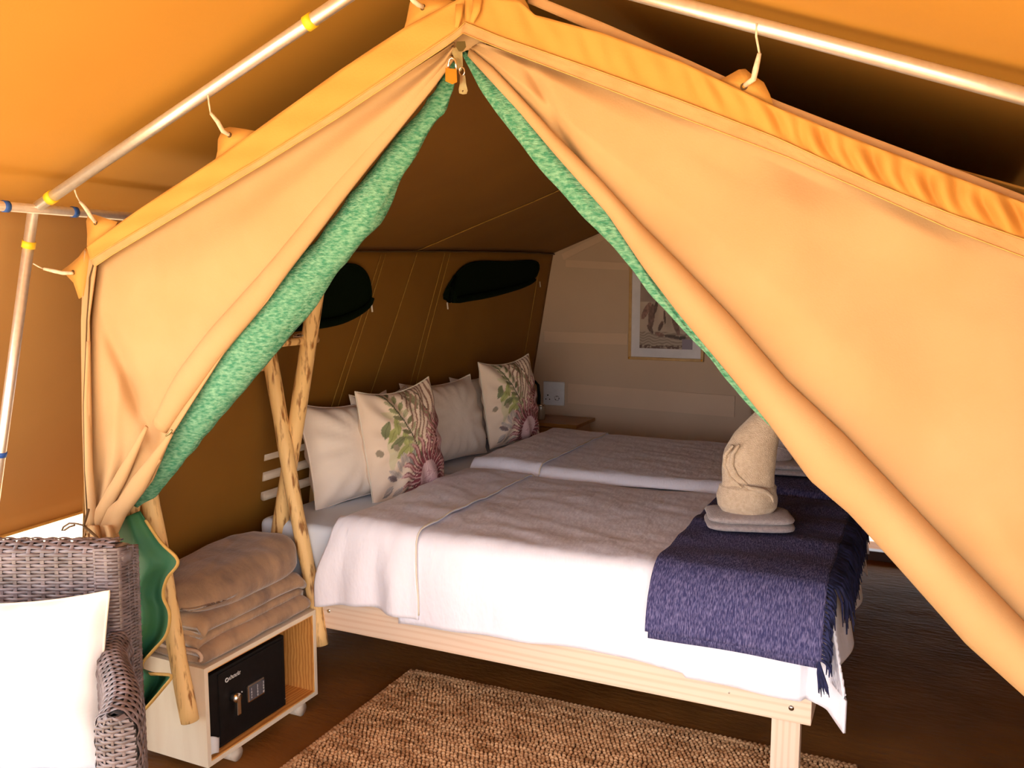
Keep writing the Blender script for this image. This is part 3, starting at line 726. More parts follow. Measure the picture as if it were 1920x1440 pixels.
def duvet(y0, zt, drop, label, hang_foot, seed, depth=1.06):
    d = empty('duvet', (-1.1, y0 + 0.5, zt)); tag(d, label, 'duvet')
    x1 = -0.262
    def fn(u, v):
        a = lerp(-1.64, x1 + hang_foot, u)
        b = lerp(-depth, drop + 0.018 * math.sin(a * 3 + 1) - (0.0 if a > -0.6 else 0.012), v)
        p = drape(a, b, x1, y0, zt + 0.006 * N3(a * 2, b * 2, seed))
        if v < 0.06: p.z -= 0.045 * (1 - v / 0.06)
        return p
    sheet('duvet_body', fn, 150, 90, M_SHEET, d, 0.008)
    def fn2(u, v):
        a = lerp(-1.93, -1.575, u)
        b = lerp(-depth + 0.01, drop - 0.010 + 0.010 * math.sin(a * 12), v)
        lift = 0.014 + 0.010 * math.sin(PI * min(1, u * 1.4))
        # folded-back part slopes outward towards the hem
        p = drape(a - 0.0, b, x1, y0 - 0.008, zt + lift, wav=0.004)
        if b > 0.04:
            k = smooth((b - 0.04) / 0.25)
            p.y -= 0.012 * k * (math.sin(u * 17 + 1) + 0.7 * math.sin(u * 9)) ; p.x -= 0.055 * k * (1 - u) - 0.02 * k * u
        if v < 0.06: p.z -= 0.045 * (1 - v / 0.06)
        if u < 0.08: p.z -= 0.030 * (1 - u / 0.08) * (b < 0.0); 
        return p
    sheet('turned_down_fold', fn2, 60, 100, M_SHEET, d, 0.007)
    # piped hem at the fold edge
    tube('fold_hem', [fn2(1.0, 0.03 + 0.96 * i / 90) + Vector((0.002, -0.001, 0.004)) for i in range(91)], 0.0032, M_CREAM, d, 6)
    return d
duvet(2.64, 0.716, 0.355, 'white duvet on the nearer bed turned down and draped over the side rail', 0.27, 2, 1.04)
duvet(3.735, 0.742, 0.10, 'white duvet on the farther bed against the grey wall', 0.27, 6, 1.00)

# headboard of round dowels between wooden uprights
hb = empty('headboard', (-2.40, 3.7, 0)); tag(hb, 'rustic headboard of pale horizontal dowels behind the pillows', 'headboard')
for z in (0.905, 0.825, 0.745):
    tube('dowel', [Vector((-2.365, 2.70, z)), Vector((-2.362, 3.6, z + 0.004)), Vector((-2.365, 4.85, z))], [0.0185, 0.0175, 0.018], M_DOWEL, hb, 18)
for y in (3.05, 3.72, 4.62):
    tube('upright', [Vector((-2.405, y, 0.0)), Vector((-2.378, y, 0.94))], 0.022, M_POLE, hb, 14)

# pillows
def pillow_vf(w, h, t, n=26, pinch=0.07, sag=0.0, seed=0, wrinkle=0.004, top_dip=0.0):
    v, f = [], []
    def P(u, vv, s):
        x, z = u * 2 - 1, vv * 2 - 1
        # corners stay out, edge middles pull in
        ex = 1 - pinch * (1 - z * z) ** 1.0 * abs(x) ** 3
        ez = 1 - pinch * (1 - x * x) ** 1.0 * abs(z) ** 3
        X, Z = x * w / 2 * ex, z * h / 2 * ez
        if z > 0: Z -= top_dip * (1 - x * x) * z
        prof = max(0, (1 - abs(x) ** 2.6)) ** 0.55 * max(0, (1 - abs(z) ** 2.6)) ** 0.55
        Y = s * (t / 2 * prof)
        e = (1 - prof)
        wr = wrinkle * (N3(X * 7 + seed, Z * 7, s) * 1.2 + N3(X * 18, Z * 15 + seed, s) * 0.6)
        ang = math.atan2(Z, X)
        wr += wrinkle * 1.4 * math.sin(ang * 14 + seed) * e * (1 - e) * 4
        Y += wr * (1 if prof > 0.02 else 0.3)
        if z < 0: X *= 1 + sag * (-z)
        return Vector((X, Y, Z))
    for s in (-1, 1):
        o_ = len(v)
        for j in range(n + 1):
            for i in range(n + 1): v.append(P(i / n, j / n, s))
        for j in range(n):
            for i in range(n):
                q = (o_ + j * (n + 1) + i, o_ + j * (n + 1) + i + 1, o_ + (j + 1) * (n + 1) + i + 1, o_ + (j + 1) * (n + 1) + i)
                f.append(q if s < 0 else q[::-1])
    return v, f
def border(n):
    idx = [(i, 0) for i in range(n)] + [(n, j) for j in range(n)] + [(n - i, n) for i in range(n)] + [(0, n - j) for j in range(n)]
    return idx
def pillow(name, w, h, t, base, yaw, lean, m, label, cat='pillow', group=None, seed=0, print_fn=None, n=26, roll=0.0, pinch=0.07, piping=True, top_dip=0.0, pmat=None, wrinkle=0.004):
    """base: point under the middle of the bottom edge; front face is local -Y; lean tips the top backwards (+Y)"""
    v, f = pillow_vf(w, h, t, n, pinch, 0.0, seed, top_dip=top_dip, wrinkle=wrinkle)
    M = Matrix.Translation(Vector(base)) @ Matrix.Rotation(yaw, 4, 'Z') @ Matrix.Rotation(-lean, 4, 'X') @ Matrix.Rotation(roll, 4, 'Y') @ Matrix.Translation((0, 0, h / 2 * 0.95))
    root = empty(name, base, 0)
    tag(root, label, cat, group)
    vw = [M @ p for p in v]
    o = from_vf('cover', vw, f, m, root)
    if print_fn:
        at = o.data.color_attributes.new('print', 'FLOAT_COLOR', 'POINT')
        N_ = n + 1
        data = []
        for s in (0, 1):
            for j in range(N_):
                for i in range(N_):
                    data += [*print_fn(i / n, j / n, s), 1]
        at.data.foreach_set('color', data)
    if piping:
        N_ = n + 1; path = []
        for (i, j) in border(n):
            a, b = v[j * N_ + i], v[N_ * N_ + j * N_ + i]; path.append(M @ ((a + b) / 2))
        path.append(path[0])
        tube('piped_edge', path, 0.0035 if w < 0.7 else 0.003, pmat or m, root, 6, cap=False)
    return root

# floral print painted from simple strokes (colours of the print only)
BASE_C = (0.84, 0.68, 0.54)
def seg_d(px, py, ax, ay, bx, by):
    dx, dy = bx - ax, by - ay; L = dx * dx + dy * dy
    t = max(0, min(1, ((px - ax) * dx + (py - ay) * dy) / L)) if L else 0
    return math.hypot(px - ax - dx * t, py - ay - dy * t), t
LEAVES = []
_r = random.Random(3)
def leaf(x, y, a, L, w, c): LEAVES.append((x, y, math.cos(a), math.sin(a), L, w, c))
for (x, y, c) in ((0.30, 0.55, 0), (0.36, 0.62, 0), (0.25, 0.60, 1), (0.42, 0.50, 0), (0.45, 0.44, 2), (0.38, 0.40, 0), (0.34, 0.48, 1)):
    leaf(x, y, _r.uniform(0.4, 2.4), 0.085, 0.036, ((0.42, 0.44, 0.16), (0.22, 0.24, 0.12), (0.50, 0.52, 0.20))[c])
for i in range(18):
    t = i / 17; x = lerp(0.56, 0.36, t); y = lerp(0.36, 0.92, t)
    leaf(x + (0.05 if i % 2 else -0.05), y, 1.8 + (0.9 if i % 2 else -0.9) * -1, 0.055, 0.021, _r.choice(((0.30, 0.31, 0.15), (0.20, 0.20, 0.10), (0.45, 0.42, 0.25))))
for i in range(22):
    t = i / 21; x = lerp(0.84, 0.55, t) + _r.uniform(-.03, .03); y = lerp(0.42, 0.96, t)
    leaf(x, y, 2.0 + _r.uniform(-0.5, 0.5), 0.075, 0.020, _r.choice(((0.32, 0.30, 0.16), (0.42, 0.20, 0.17), (0.50, 0.42, 0.28), (0.24, 0.22, 0.12))))
for i in range(30):      # pale grey foliage round the flower heads
    a = _r.uniform(0, 2 * PI); rr = _r.uniform(0.2, 0.34)
    leaf(0.62 + rr * math.cos(a) * 0.95 - 0.1, 0.17 + rr * math.sin(a) * 0.6, a + _r.uniform(-0.5, 0.5), 0.055, 0.024, _r.choice(((0.30, 0.27, 0.25), (0.42, 0.40, 0.33), (0.55, 0.47, 0.42), (0.22, 0.16, 0.16))))
def protea(px, py, cx, cy, R, col):
    d = math.hypot((px - cx), (py - cy) * 0.9); a = math.atan2(py - cy, px - cx)
    if d > R: return col
    k = d / R
    if k < 0.36:
        s = 0.5 + 0.5 * math.sin(a * 30 + d * 220); c = (0.78, 0.58, 0.57); e = (0.42, 0.17, 0.20)
        return tuple(lerp(x, y, s * 0.7) for x, y in zip(c, e))
    s = abs(math.sin(a * 11 + 0.8 * math.sin(d * 30)))           # pointed bracts
    lim = 0.45 + 0.55 * s
    if k < lim:
        c = (0.22, 0.040, 0.055) if k < 0.62 else (0.33, 0.10, 0.11)
        if s > 0.93: c = (0.64, 0.38, 0.35)
        if math.sin(a * 22 + 2) > 0.75: c = (0.14, 0.06, 0.06)
        return c
    return col
def floral(u, v, s, flip=False):
    x, y = 0.96 - (1.0 - u) * 0.86, 0.02 + v * 0.90
    c = tuple(b * (0.97 + 0.05 * N3(x * 6, y * 6)) for b in BASE_C)
    n1 = N3(x * 4 + 3, y * 4, 9)
    if 0.24 < x < 0.6 and 0.25 < y < 0.75 and n1 > -0.05: c = tuple(lerp(a, b, 0.5) for a, b in zip(c, (0.55, 0.55, 0.28)))
    d1, _ = seg_d(x, y, 0.58, 0.30, 0.44, 0.66)
    d2, _ = seg_d(x, y, 0.44, 0.66, 0.30, 0.94)
    d3, _ = seg_d(x, y, 0.82, 0.40, 0.66, 0.98)
    for (lx, ly, ca, sa, L, w, lc) in LEAVES:
        dx, dy = x - lx, y - ly
        p = (dx * ca + dy * sa) / L; q = (-dx * sa + dy * ca) / w
        if abs(p) < 1 and abs(q) < (1 - p * p): c = lc if abs(q) > 0.12 else tuple(k * 0.7 for k in lc)
    if min(d1, d2) < 0.007 or d3 < 0.006: c = (0.10, 0.09, 0.05)
    for (bx, by) in ((0.17, 0.42), (0.31, 0.44)):
        if math.hypot(x - bx, y - by) < 0.028: c = (0.34, 0.28, 0.20)
    if c == c and x > 0.5 and y > 0.45 and abs(math.sin(x * 60 - y * 22 + 3 * N3(x * 5, y * 5))) > 0.86: c = (0.30, 0.17, 0.12)
    c = protea(x, y, 0.90, 0.42, 0.27, c)
    c = protea(x, y, 0.66, 0.15, 0.32, c)
    return c

YW = math.radians(62)
# plain and floral pillows; local -Y faces the foot of the bed once yawed
p1 = pillow('pillow', 0.52, 0.45, 0.20, (-2.13, 3.055, 0.690), math.radians(78), 0.26, M_PILLOW, 'plain off-white pillow nearest the dowel ends of the headboard', 'pillow', 'plain pillows', seed=2, top_dip=0.03, wrinkle=0.006)
p2 = pillow('pillow', 0.56, 0.43, 0.20, (-2.13, 3.86, 0.705), math.radians(80), 0.26, M_PILLOW, 'plain off-white pillow standing between the two floral cushions', 'pillow', 'plain pillows', seed=5, top_dip=0.02, wrinkle=0.006)
p3 = pillow('pillow', 0.40, 0.44, 0.15, (-2.13, 3.31, 0.695), math.radians(84), 0.20, M_PILLOW, 'plain pillow almost hidden behind the nearer floral cushion', 'pillow', 'plain pillows', seed=8, top_dip=0.02)
p4 = pillow('pillow', 0.46, 0.38, 0.17, (-2.20, 4.36, 0.725), math.radians(84), 0.22, M_PILLOW, 'plain pillow almost hidden behind the farther floral cushion', 'pillow', 'plain pillows', seed=8, top_dip=0.02)
c1 = pillow('floral_cushion', 0.43, 0.49, 0.18, (-1.985, 3.205, 0.692), math.radians(75), 0.14, M_PRINT, 'nearer cushion printed with red proteas and green leaves', 'cushion', 'floral cushions', seed=1, print_fn=floral, n=110, roll=math.radians(-3.5), pinch=0.02, pmat=M_CREAM, top_dip=0.035, wrinkle=0.005)
c2 = pillow('floral_cushion', 0.39, 0.47, 0.17, (-2.00, 4.33, 0.735), math.radians(70), 0.13, M_PRINT, 'farther cushion printed with red proteas, next to the bedside table', 'cushion', 'floral cushions', seed=4, print_fn=floral, n=110, roll=math.radians(-3.5), pinch=0.02, pmat=M_CREAM, top_dip=0.03, wrinkle=0.005)

# ------------------------------------------------------------------ navy throws with fringe
def throw(y0, zt, drop, x0, x1, depth, label, full=True):
    t = empty('bed_throw', ((x0 + x1) / 2, y0 + 0.4, zt)); tag(t, label, 'throw', 'navy throws across the foot of each bed')
    def fn(u, v):
        a = lerp(x0, x1, u); b = lerp(-depth, drop, v)
        p = drape(a, b, 9, y0, zt + 0.003 * N3(a * 5, b * 5, 4), wav=0.0)
        if b < 0.02: p.z += 0.004 * math.sin(b * 26 + a * 6)
        else: p.y -= 0.034 * smooth((b - 0.02) / 0.12) - 0.006 * math.sin(a * 12 + 1) * smooth((b - 0.05) / 0.2)
        if b > 0.05: p.x -= 0.02 * (1 - u) * 0 
        return p
    sheet('woven_cloth', fn, 60, 90, M_NAVY, t, 0.007)
    # folded hem layer at the drop
    if drop > 0.15:
        sheet('under_layer', lambda u, v: fn(0.012 + u * 0.97, lerp(0.80, 1.02, v)) + Vector((0, 0.012, 0)), 40, 10, M_NAVY, t, 0.006)
    # fringe: knotted tassels hanging off the foot-end edge
    parts = []
    n_ = int((depth + drop) / 0.011)
    for i in range(n_):
        v = (i + 0.5) / n_; b = lerp(-depth, drop, v)
        p = fn(1.0, v)
        L = 0.13 * random.uniform(0.8, 1.25) if b < 0.02 else 0.055 * random.uniform(0.7, 1.3)
        for s in range(2):
            j = Vector((random.uniform(-.006, .006), random.uniform(-.008, .008), 0))
            if b < 0.02:
                path = [p, p + Vector((0.030, 0, -0.012)) + j, p + Vector((0.048, 0, -0.05)) + j * 1.5, p + Vector((0.052 + random.uniform(-.006, .012), random.uniform(-.012, .012), -L)) + j * 2]
            else:
                path = [p, p + Vector((0.012, -0.003, -0.006)) + j * .4, p + Vector((0.020, -0.004, -0.022)) + j, p + Vector((0.018 + random.uniform(-.004, .008), -0.004, -L)) + j]
            parts.append(tube_vf(path, [0.0042, 0.0048, 0.0038, 0.0012], 5))
    v_, f_ = join_vf(parts)
    fo = from_vf('fringe', v_, f_, M_NAVYF, t); fo['kind'] = 'stuff'
    if drop > 0.15:      # loose tassel at the near corner
        q = fn(0.985, 1.0); parts = []
        for s in range(16):
            j = Vector((random.uniform(-.012, .016), random.uniform(-.006, .004), 0))
            parts.append(tube_vf([q, q + Vector((0.006, -0.006, -0.03)) + j * .5, q + Vector((0.014, -0.006, -0.062)) + j, q + Vector((0.018, -0.006, -0.10 * random.uniform(.7, 1.1))) + j * 1.3], [0.004, 0.0045, 0.003, 0.001], 5))
        v_, f_ = join_vf(parts); from_vf('tassel', v_, f_, M_NAVYF, t)
    return t
throw(2.622, 0.738, 0.225, -0.715, -0.205, 0.99, 'navy woven throw draped over the nearer bed foot and side')
throw(3.715, 0.763, 0.065, -0.66, -0.21, 0.95, 'dark navy throw lying across the farther bed foot')

# ------------------------------------------------------------------ towel sculptures
def blob(name, c, r, m, parent, n1=28, n2=18, e=1.0, seed=0, amp=0.004, rz=0.0, box_e=0.5):
    v, f = [], []
    for j in range(n2 + 1):
        ph = -PI / 2 + PI * j / n2
        for i in range(n1):
            th = 2 * PI * i / n1
            def se(t, p): return math.copysign(abs(t) ** p, t)
            x = se(math.cos(ph), 0.6) * se(math.cos(th), box_e); y = se(math.cos(ph), 0.6) * se(math.sin(th), box_e); z = se(math.sin(ph), 0.7)
            p = Vector((x * r[0], y * r[1], z * r[2]))
            p *= 1 + amp / 0.05 * noise.noise(p * 22 + Vector((seed, 0, 0)))
            p.rotate(Matrix.Rotation(rz, 3, 'Z')); v.append(p + Vector(c))
    for j in range(n2):
        for i in range(n1):
            i2 = (i + 1) % n1; f.append((j * n1 + i, j * n1 + i2, (j + 1) * n1 + i2, (j + 1) * n1 + i))
    return from_vf(name, v, f, m, parent)
def folded_towel(name, c, w, d, h, rz, label, parent=None, dip=0.0):
    """a flat folded towel: two stacked layers with a rounded fold at the front"""
    r0 = empty(name, c); tag(r0, label, 'towel')
    for k in range(2):
        zc = h * (0.27 + 0.46 * k)
        blob('folded_layer', (c[0], c[1], c[2] + zc), (w / 2 * (1 - 0.02 * k), d / 2 * (1 - 0.02 * k), h * 0.27), M_TERRYG, r0, 44, 12, seed=k * 3, amp=0.0016, rz=rz, box_e=0.38)
    return r0
T0 = onZ(1404, 987, 0.745)
folded_towel('folded_towel', (T0.x, T0.y - 0.01, 0.748), 0.30, 0.21, 0.058, math.radians(18), 'mauve-grey folded towel under the nearer towel sculpture')
def loft(name, secs, m, parent, n=36, amp=0.003, seed=0, cap=True, fold=0.0):
    """secs: (center, half width along view right, half depth along view, roll-off exponent)"""
    rt = Vector((math.cos(YAW), math.sin(YAW), 0)); bk = Vector((-math.sin(YAW), math.cos(YAW), 0))
    rings = []
    K = len(secs); M_ = 40
    for j in range(M_ + 1):
        t = j / M_ * (K - 1); i = min(K - 2, int(t)); k = t - i; k = k * k * (3 - 2 * k) * 0.5 + k * 0.5
        c = Vector(secs[i][0]).lerp(Vector(secs[i + 1][0]), k); a = lerp(secs[i][1], secs[i + 1][1], k); b = lerp(secs[i][2], secs[i + 1][2], k)
        ring = []
        for q in range(n):
            th = 2 * PI * q / n
            d = rt * (math.cos(th) * a) + bk * (math.sin(th) * b)
            s = 1 + fold * math.sin(th * 3 + j * 0.12 + seed) + amp / 0.04 * noise.noise((c + d) * 26 + Vector((seed, 0, 0)))
            ring.append(c + d * s)
        rings.append(ring)
    v = [p for r in rings for p in r]
    f = [(j * n + q, j * n + (q + 1) % n, (j + 1) * n + (q + 1) % n, (j + 1) * n + q) for j in range(M_) for q in range(n)]
    f.append(tuple(range(n))[::-1]); f.append(tuple(range(M_ * n, (M_ + 1) * n)))
    return from_vf(name, v, f, m, parent)
def towel_figure(cx, cy, z0, s, label, m, yd):
    r0 = empty('towel_sculpture', (cx, cy, z0)); tag(r0, label, 'towel sculpture', 'towel sculptures on the beds')
    rt = Vector((math.cos(YAW), math.sin(YAW), 0))
    def C(l, z): return Vector((cx, cy, z0 + z * s)) + rt * (l * s)
    loft('body', [(C(0.002, 0.02), 0.075 * s, 0.06 * s), (C(-0.002, 0.08), 0.088 * s, 0.066 * s), (C(-0.002, 0.15), 0.090 * s, 0.068 * s), (C(0.006, 0.215), 0.088 * s, 0.066 * s),
                  (C(0.028, 0.27), 0.078 * s, 0.058 * s), (C(0.060, 0.325), 0.060 * s, 0.048 * s), (C(0.088, 0.37), 0.036 * s, 0.036 * s), (C(0.10, 0.40), 0.012 * s, 0.014 * s)], m, r0, amp=0.0014, seed=3, fold=0.03)
    loft('wrapped_band', [(C(0.000, -0.002), 0.086 * s, 0.070 * s), (C(-0.002, 0.02), 0.100 * s, 0.082 * s), (C(-0.003, 0.055), 0.103 * s, 0.084 * s), (C(-0.002, 0.085), 0.096 * s, 0.078 * s), (C(0, 0.097), 0.082 * s, 0.066 * s)], m, r0, amp=0.0022, seed=9, fold=0.02)
    fw = Vector((math.sin(YAW), -math.cos(YAW), 0))
    # crossed lapel edges
    for pts in (((-0.070, 0.235), (-0.088, 0.20), (-0.089, 0.16), (-0.076, 0.125), (-0.045, 0.098)), ((-0.052, 0.240), (-0.070, 0.205), (-0.072, 0.165), (-0.055, 0.130), (-0.018, 0.100)),
                ((-0.036, 0.100), (0.000, 0.094), (0.036, 0.085), (0.060, 0.066), (0.066, 0.045))):
        pth = []
        for i in range(17):
            q = poly([(*p, 0) for p in pts], i / 16); w_ = 0.104 if q.y < 0.1 else 0.092
            d = 0.068 * math.sqrt(max(0.0, 1 - min(1, (q.x / w_)) ** 2)) + (0.016 if q.y < 0.098 else 0.000)
            pth.append(C(q.x, q.y) + fw * (d * s))
        tube('towel_edge', pth, [0.0085 * s * (0.35 + 0.65 * math.sin(PI * min(1, 0.08 + i / 17))) for i in range(17)], m, r0, 8)
    return r0
bz = 0.748 + 0.056
towel_figure(T0.x - 0.005, T0.y + 0.0, bz, 1.02, 'beige upright towel sculpture on the nearer bed', M_TERRY, 0)
T1 = onZ(1480, 885, 0.775)
folded_towel('folded_towel', (T1.x + 0.01, T1.y, 0.773), 0.27, 0.20, 0.055, math.radians(8), 'mauve-grey folded towel on the farther bed')
towel_figure(T1.x - 0.05, T1.y + 0.01, 0.773 + 0.054, 0.62, 'smaller mauve-grey towel sculpture on the farther bed', M_TERRYG, 0)

# ------------------------------------------------------------------ picture on the back wall
pf = empty('framed_picture', onY(1250, 675, YB - 0.02)); tag(pf, 'framed monochrome animal print on the grey back wall', 'picture')
fx0, fx1, fz0, fz1 = onY(1180, 672, YB).x, onY(1321, 675, YB).x, onY(1181, 673, YB).z, onY(1181, 470, YB).z
YP = YB - 0.020
box('back_board', (fx0 + 0.006, YP - 0.002, fz0 + 0.006), (fx1 - 0.006, YP + 0.010, fz1 - 0.006), M_MAT, pf, 0.0)
fwid = 0.018
box('frame_bar', (fx0, YP - 0.012, fz0), (fx0 + fwid, YP + 0.012, fz1), M_FRAME, pf, 0.003)
box('frame_bar', (fx1 - fwid, YP - 0.012, fz0), (fx1, YP + 0.012, fz1), M_FRAME, pf, 0.003)
box('frame_bar', (fx0, YP - 0.013, fz0), (fx1, YP + 0.012, fz0 + fwid), M_FRAME, pf, 0.003)
box('frame_bar', (fx0, YP - 0.013, fz1 - fwid), (fx1, YP + 0.012, fz1), M_FRAME, pf, 0.003)
for xx in (fx0 + 0.010, fx1 - 0.010):
    blob('corner_stud', (xx, YP - 0.015, fz0 + 0.010), (0.006, 0.004, 0.006), M_BRASS, pf, 10, 6, amp=0)
px0, px1, pz0, pz1 = onY(1201, 650, YB).x, onY(1300, 654, YB).x, onY(1201, 652, YB).z, fz1 - 0.07
def photo_col(u, v):
    base = 0.30 + 0.10 * N3(u * 5, v * 5, 2)
    c = (base * 1.15, base * 0.80, base * 0.66)
    def dark(k): return (0.09 * k, 0.045 * k, 0.035 * k)
    vv = v
    # pale ground with streaks
    if vv < 0.22:
        s = 0.5 + 0.5 * math.sin(vv * 160 + 6 * N3(u * 8, vv * 6)); c = (lerp(.22, .48, s), lerp(.15, .37, s), lerp(.12, .29, s))
        if vv < 0.05 and N3(u * 20, vv * 30) > -0.1: c = dark(1.3)
    if 0.22 <= vv < 0.62: 
        s = 0.5 + 0.5 * N3(u * 6, vv * 4, 5); c = (lerp(.30, .62, s), lerp(.22, .46, s), lerp(.17, .36, s))
    for (x, y, a, L, w, k) in ((0.22, 0.42, 1.45, 0.17, 0.060, 1.2), (0.12, 0.50, 0.9, 0.14, 0.05, 1.8), (0.30, 0.55, 1.3, 0.10, 0.03, 0.7), (0.40, 0.30, 1.0, 0.08, 0.035, 0.8), (0.20, 0.26, 2.4, 0.08, 0.03, 0.8),
                            (0.47, 0.42, 1.7, 0.09, 0.02, 0.6), (0.62, 0.165, 3.05, 0.16, 0.022, 0.5), (0.80, 0.15, 0.1, 0.08, 0.022, 0.3), (0.38, 0.19, 3.0, 0.09, 0.030, 1.6), (0.68, 0.33, 2.0, 0.16, 0.05, 1.2), (0.85, 0.30, 2.2, 0.1, 0.03, 0.6)):
        dx, dy = u - x, vv - y; ca, sa = math.cos(a), math.sin(a)
        p = (dx * ca + dy * sa) / L; q = (-dx * sa + dy * ca) / w
        if p * p + q * q < 1: c = dark(k * (1.6 + N3(u * 25, v * 25)))
    if u > 0.80 and vv < 0.13: c = (0.24, 0.19, 0.25)
    return c
NN = 90
v_, f_ = sheet_vf(lambda u, v: Vector((lerp(px0, px1, u), YP - 0.004, lerp(pz0, pz1, v))), NN, NN)
ph = from_vf('photo', v_, f_, M_PHOTO, pf, smooth_=False)
at = ph.data.color_attributes.new('print', 'FLOAT_COLOR', 'POINT'); data = []
for j in range(NN + 1):
    for i in range(NN + 1): data += [*photo_col(i / NN, j / NN * 1.15), 1]
at.data.foreach_set('color', data)

# socket plate
sk = empty('wall_socket', onY(1042, 757, YB - 0.01)); tag(sk, 'white double wall socket plate above the bedside table', 'socket')
a_, b_ = onY(1021, 758, YB), onY(1060, 716, YB)
box('plate', (a_.x, YB - 0.022, a_.z), (b_.x, YB - 0.008, b_.z), M_WHITE, sk, 0.004)
W_, H_ = b_.x - a_.x, b_.z - a_.z
for (u, v, r) in ((0.22, 0.42, 0.0050), (0.13, 0.25, 0.0040), (0.31, 0.25, 0.0042), (0.60, 0.26, 0.0030), (0.76, 0.30, 0.0034), (0.66, 0.38, 0.003)):
    x, z = a_.x + W_ * u, a_.z + H_ * v
    tube('pin_hole', [Vector((x, YB - 0.0235, z)), Vector((x, YB - 0.020, z))], r, M_BLACK, sk, 10)
for u in (0.62, 0.78):
    box('switch', (a_.x + W_ * u - 0.007, YB - 0.027, a_.z + H_ * 0.56), (a_.x + W_ * u + 0.007, YB - 0.021, a_.z + H_ * 0.68), M_WHITE, sk, 0.002)
tube('outlet_ring', [Vector((a_.x + W_ * 0.66 + 0.016 * math.cos(q), YB - 0.022, a_.z + H_ * 0.31 + 0.016 * math.sin(q))) for q in [2 * PI * i / 20 for i in range(21)]], 0.0012, M_KEY, sk, 5, cap=False)

# bedside table, lamp, glass
nsx, nsy = -1.885, 4.985
bt = empty('bedside_table', (-2.13, 5.16, 0)); tag(bt, 'amber pine bedside table in the corner by the grey wall', 'table')
box('table_top', (-2.36, nsy, 0.705), (nsx, 5.325, 0.728), M_TABLE, bt, 0.004)
box('side_panel', (-2.34, nsy + 0.02, 0.0), (-2.32, 5.31, 0.705), M_TABLE, bt, 0.002)
box('side_panel', (nsx - 0.050, nsy + 0.02, 0.0), (nsx - 0.030, 5.31, 0.705), M_BACK, bt, 0.002)
box('drawer', (-2.315, nsy + 0.015, 0.50), (nsx - 0.055, nsy + 0.035, 0.70), M_TABLE, bt, 0.002)
tube('knob', [Vector((-2.1, nsy + 0.018, 0.6)), Vector((-2.1, nsy - 0.008, 0.6))], 0.012, M_TABLE, bt, 12)
box('shelf', (-2.32, nsy + 0.03, 0.25), (nsx - 0.05, 5.30, 0.27), M_TABLE, bt, 0.002)
def lathe(name, c, prof, m, parent, n=24):
    v, f = [], []
    for (r, z) in prof:
        for i in range(n): v.append(Vector((c[0] + r * math.cos(2 * PI * i / n), c[1] + r * math.sin(2 * PI * i / n), c[2] + z)))
    for j in range(len(prof) - 1):
        for i in range(n):
            i2 = (i + 1) % n; f.append((j * n + i, j * n + i2, (j + 1) * n + i2, (j + 1) * n + i))
    return from_vf(name, v, f, m, parent)
lq = onZ(1013, 782, 0.728)
_lq = onY(1014, 762, 5.10); lx, ly = _lq.x, 5.10
gl_ = empty('glass_jar', (lx + 0.0, ly, 0.729)); tag(gl_, 'small smoked glass jar with metal rim on the bedside table', 'jar')
lathe('jar_body', (lx, ly, 0.729), [(0.0, 0.001), (0.026, 0.001), (0.028, 0.01), (0.028, 0.085), (0.026, 0.095), (0.024, 0.085), (0.024, 0.006), (0, 0.006)], M_GLASS, gl_)
lathe('metal_rim', (lx, ly, 0.729 + 0.088), [(0.0285, 0), (0.030, 0.004), (0.0285, 0.012), (0.020, 0.014), (0, 0.014)], M_CHROME, gl_)
lm = empty('bedside_lamp', (lx - 0.07, ly + 0.02, 0.729)); tag(lm, 'black gooseneck reading lamp behind the farther floral cushion', 'lamp')
lathe('lamp_base', (lx - 0.09, ly + 0.02, 0.729), [(0, 0), (0.040, 0), (0.040, 0.010), (0.030, 0.018), (0, 0.018)], M_BLACK, lm)
_lp = [onY(x, y, ly + 0.01) for x, y in ((991, 735), (995, 719), (1003, 715), (1009, 722), (1011, 742), (1010, 760))]
tube('gooseneck', [Vector((lx - 0.09, ly + 0.02, 0.745))] + _lp, [0.009] * 5 + [0.010, 0.012], M_BLACK, lm, 10)

# ------------------------------------------------------------------ crate stand with X poles
XC = -2.0
cs_ = empty('crate_stand', (-2.2, 2.27, 0)); tag(cs_, 'open plywood crate with crossed peeled-wood poles at both ends', 'shelf unit')
cy0, cy1, cz0, cz1, cxb = 1.985, 2.550, 0.052, 0.385, -2.36
T_ = 0.016
box('crate_side', (cxb, cy0, cz0), (XC, cy0 + T_, cz1), M_PLY, cs_, 0.0015)
box('crate_side', (cxb, cy1 - T_, cz0), (XC, cy1, cz1), M_PLY, cs_, 0.0015)
box('crate_top', (cxb, cy0 + T_, cz1 - T_), (XC, cy1 - T_, cz1), M_PLY, cs_, 0.0015)
box('crate_bottom', (cxb, cy0 + T_, cz0), (XC, cy1 - T_, cz0 + T_), M_PLY, cs_, 0.0015)
box('crate_back', (cxb, cy0 + T_, cz0 + T_), (cxb + 0.008, cy1 - T_, cz1 - T_), M_PINE_O, cs_, 0.001)
box('pine_lining', (cxb + 0.01, cy1 - T_ - 0.004, cz0 + T_), (XC - 0.002, cy1 - T_, cz1 - T_), M_PINE_O, cs_, 0.001)
box('pine_lining', (cxb + 0.01, cy0 + T_, cz0 + T_), (XC - 0.002, cy1 - T_ - 0.004, cz0 + T_ + 0.004), M_PINE_O, cs_, 0.001)
box('pine_lining', (cxb + 0.01, cy0 + T_, cz1 - T_ - 0.004), (XC - 0.002, cy1 - T_ - 0.004, cz1 - T_), M_PINE_O, cs_, 0.001)
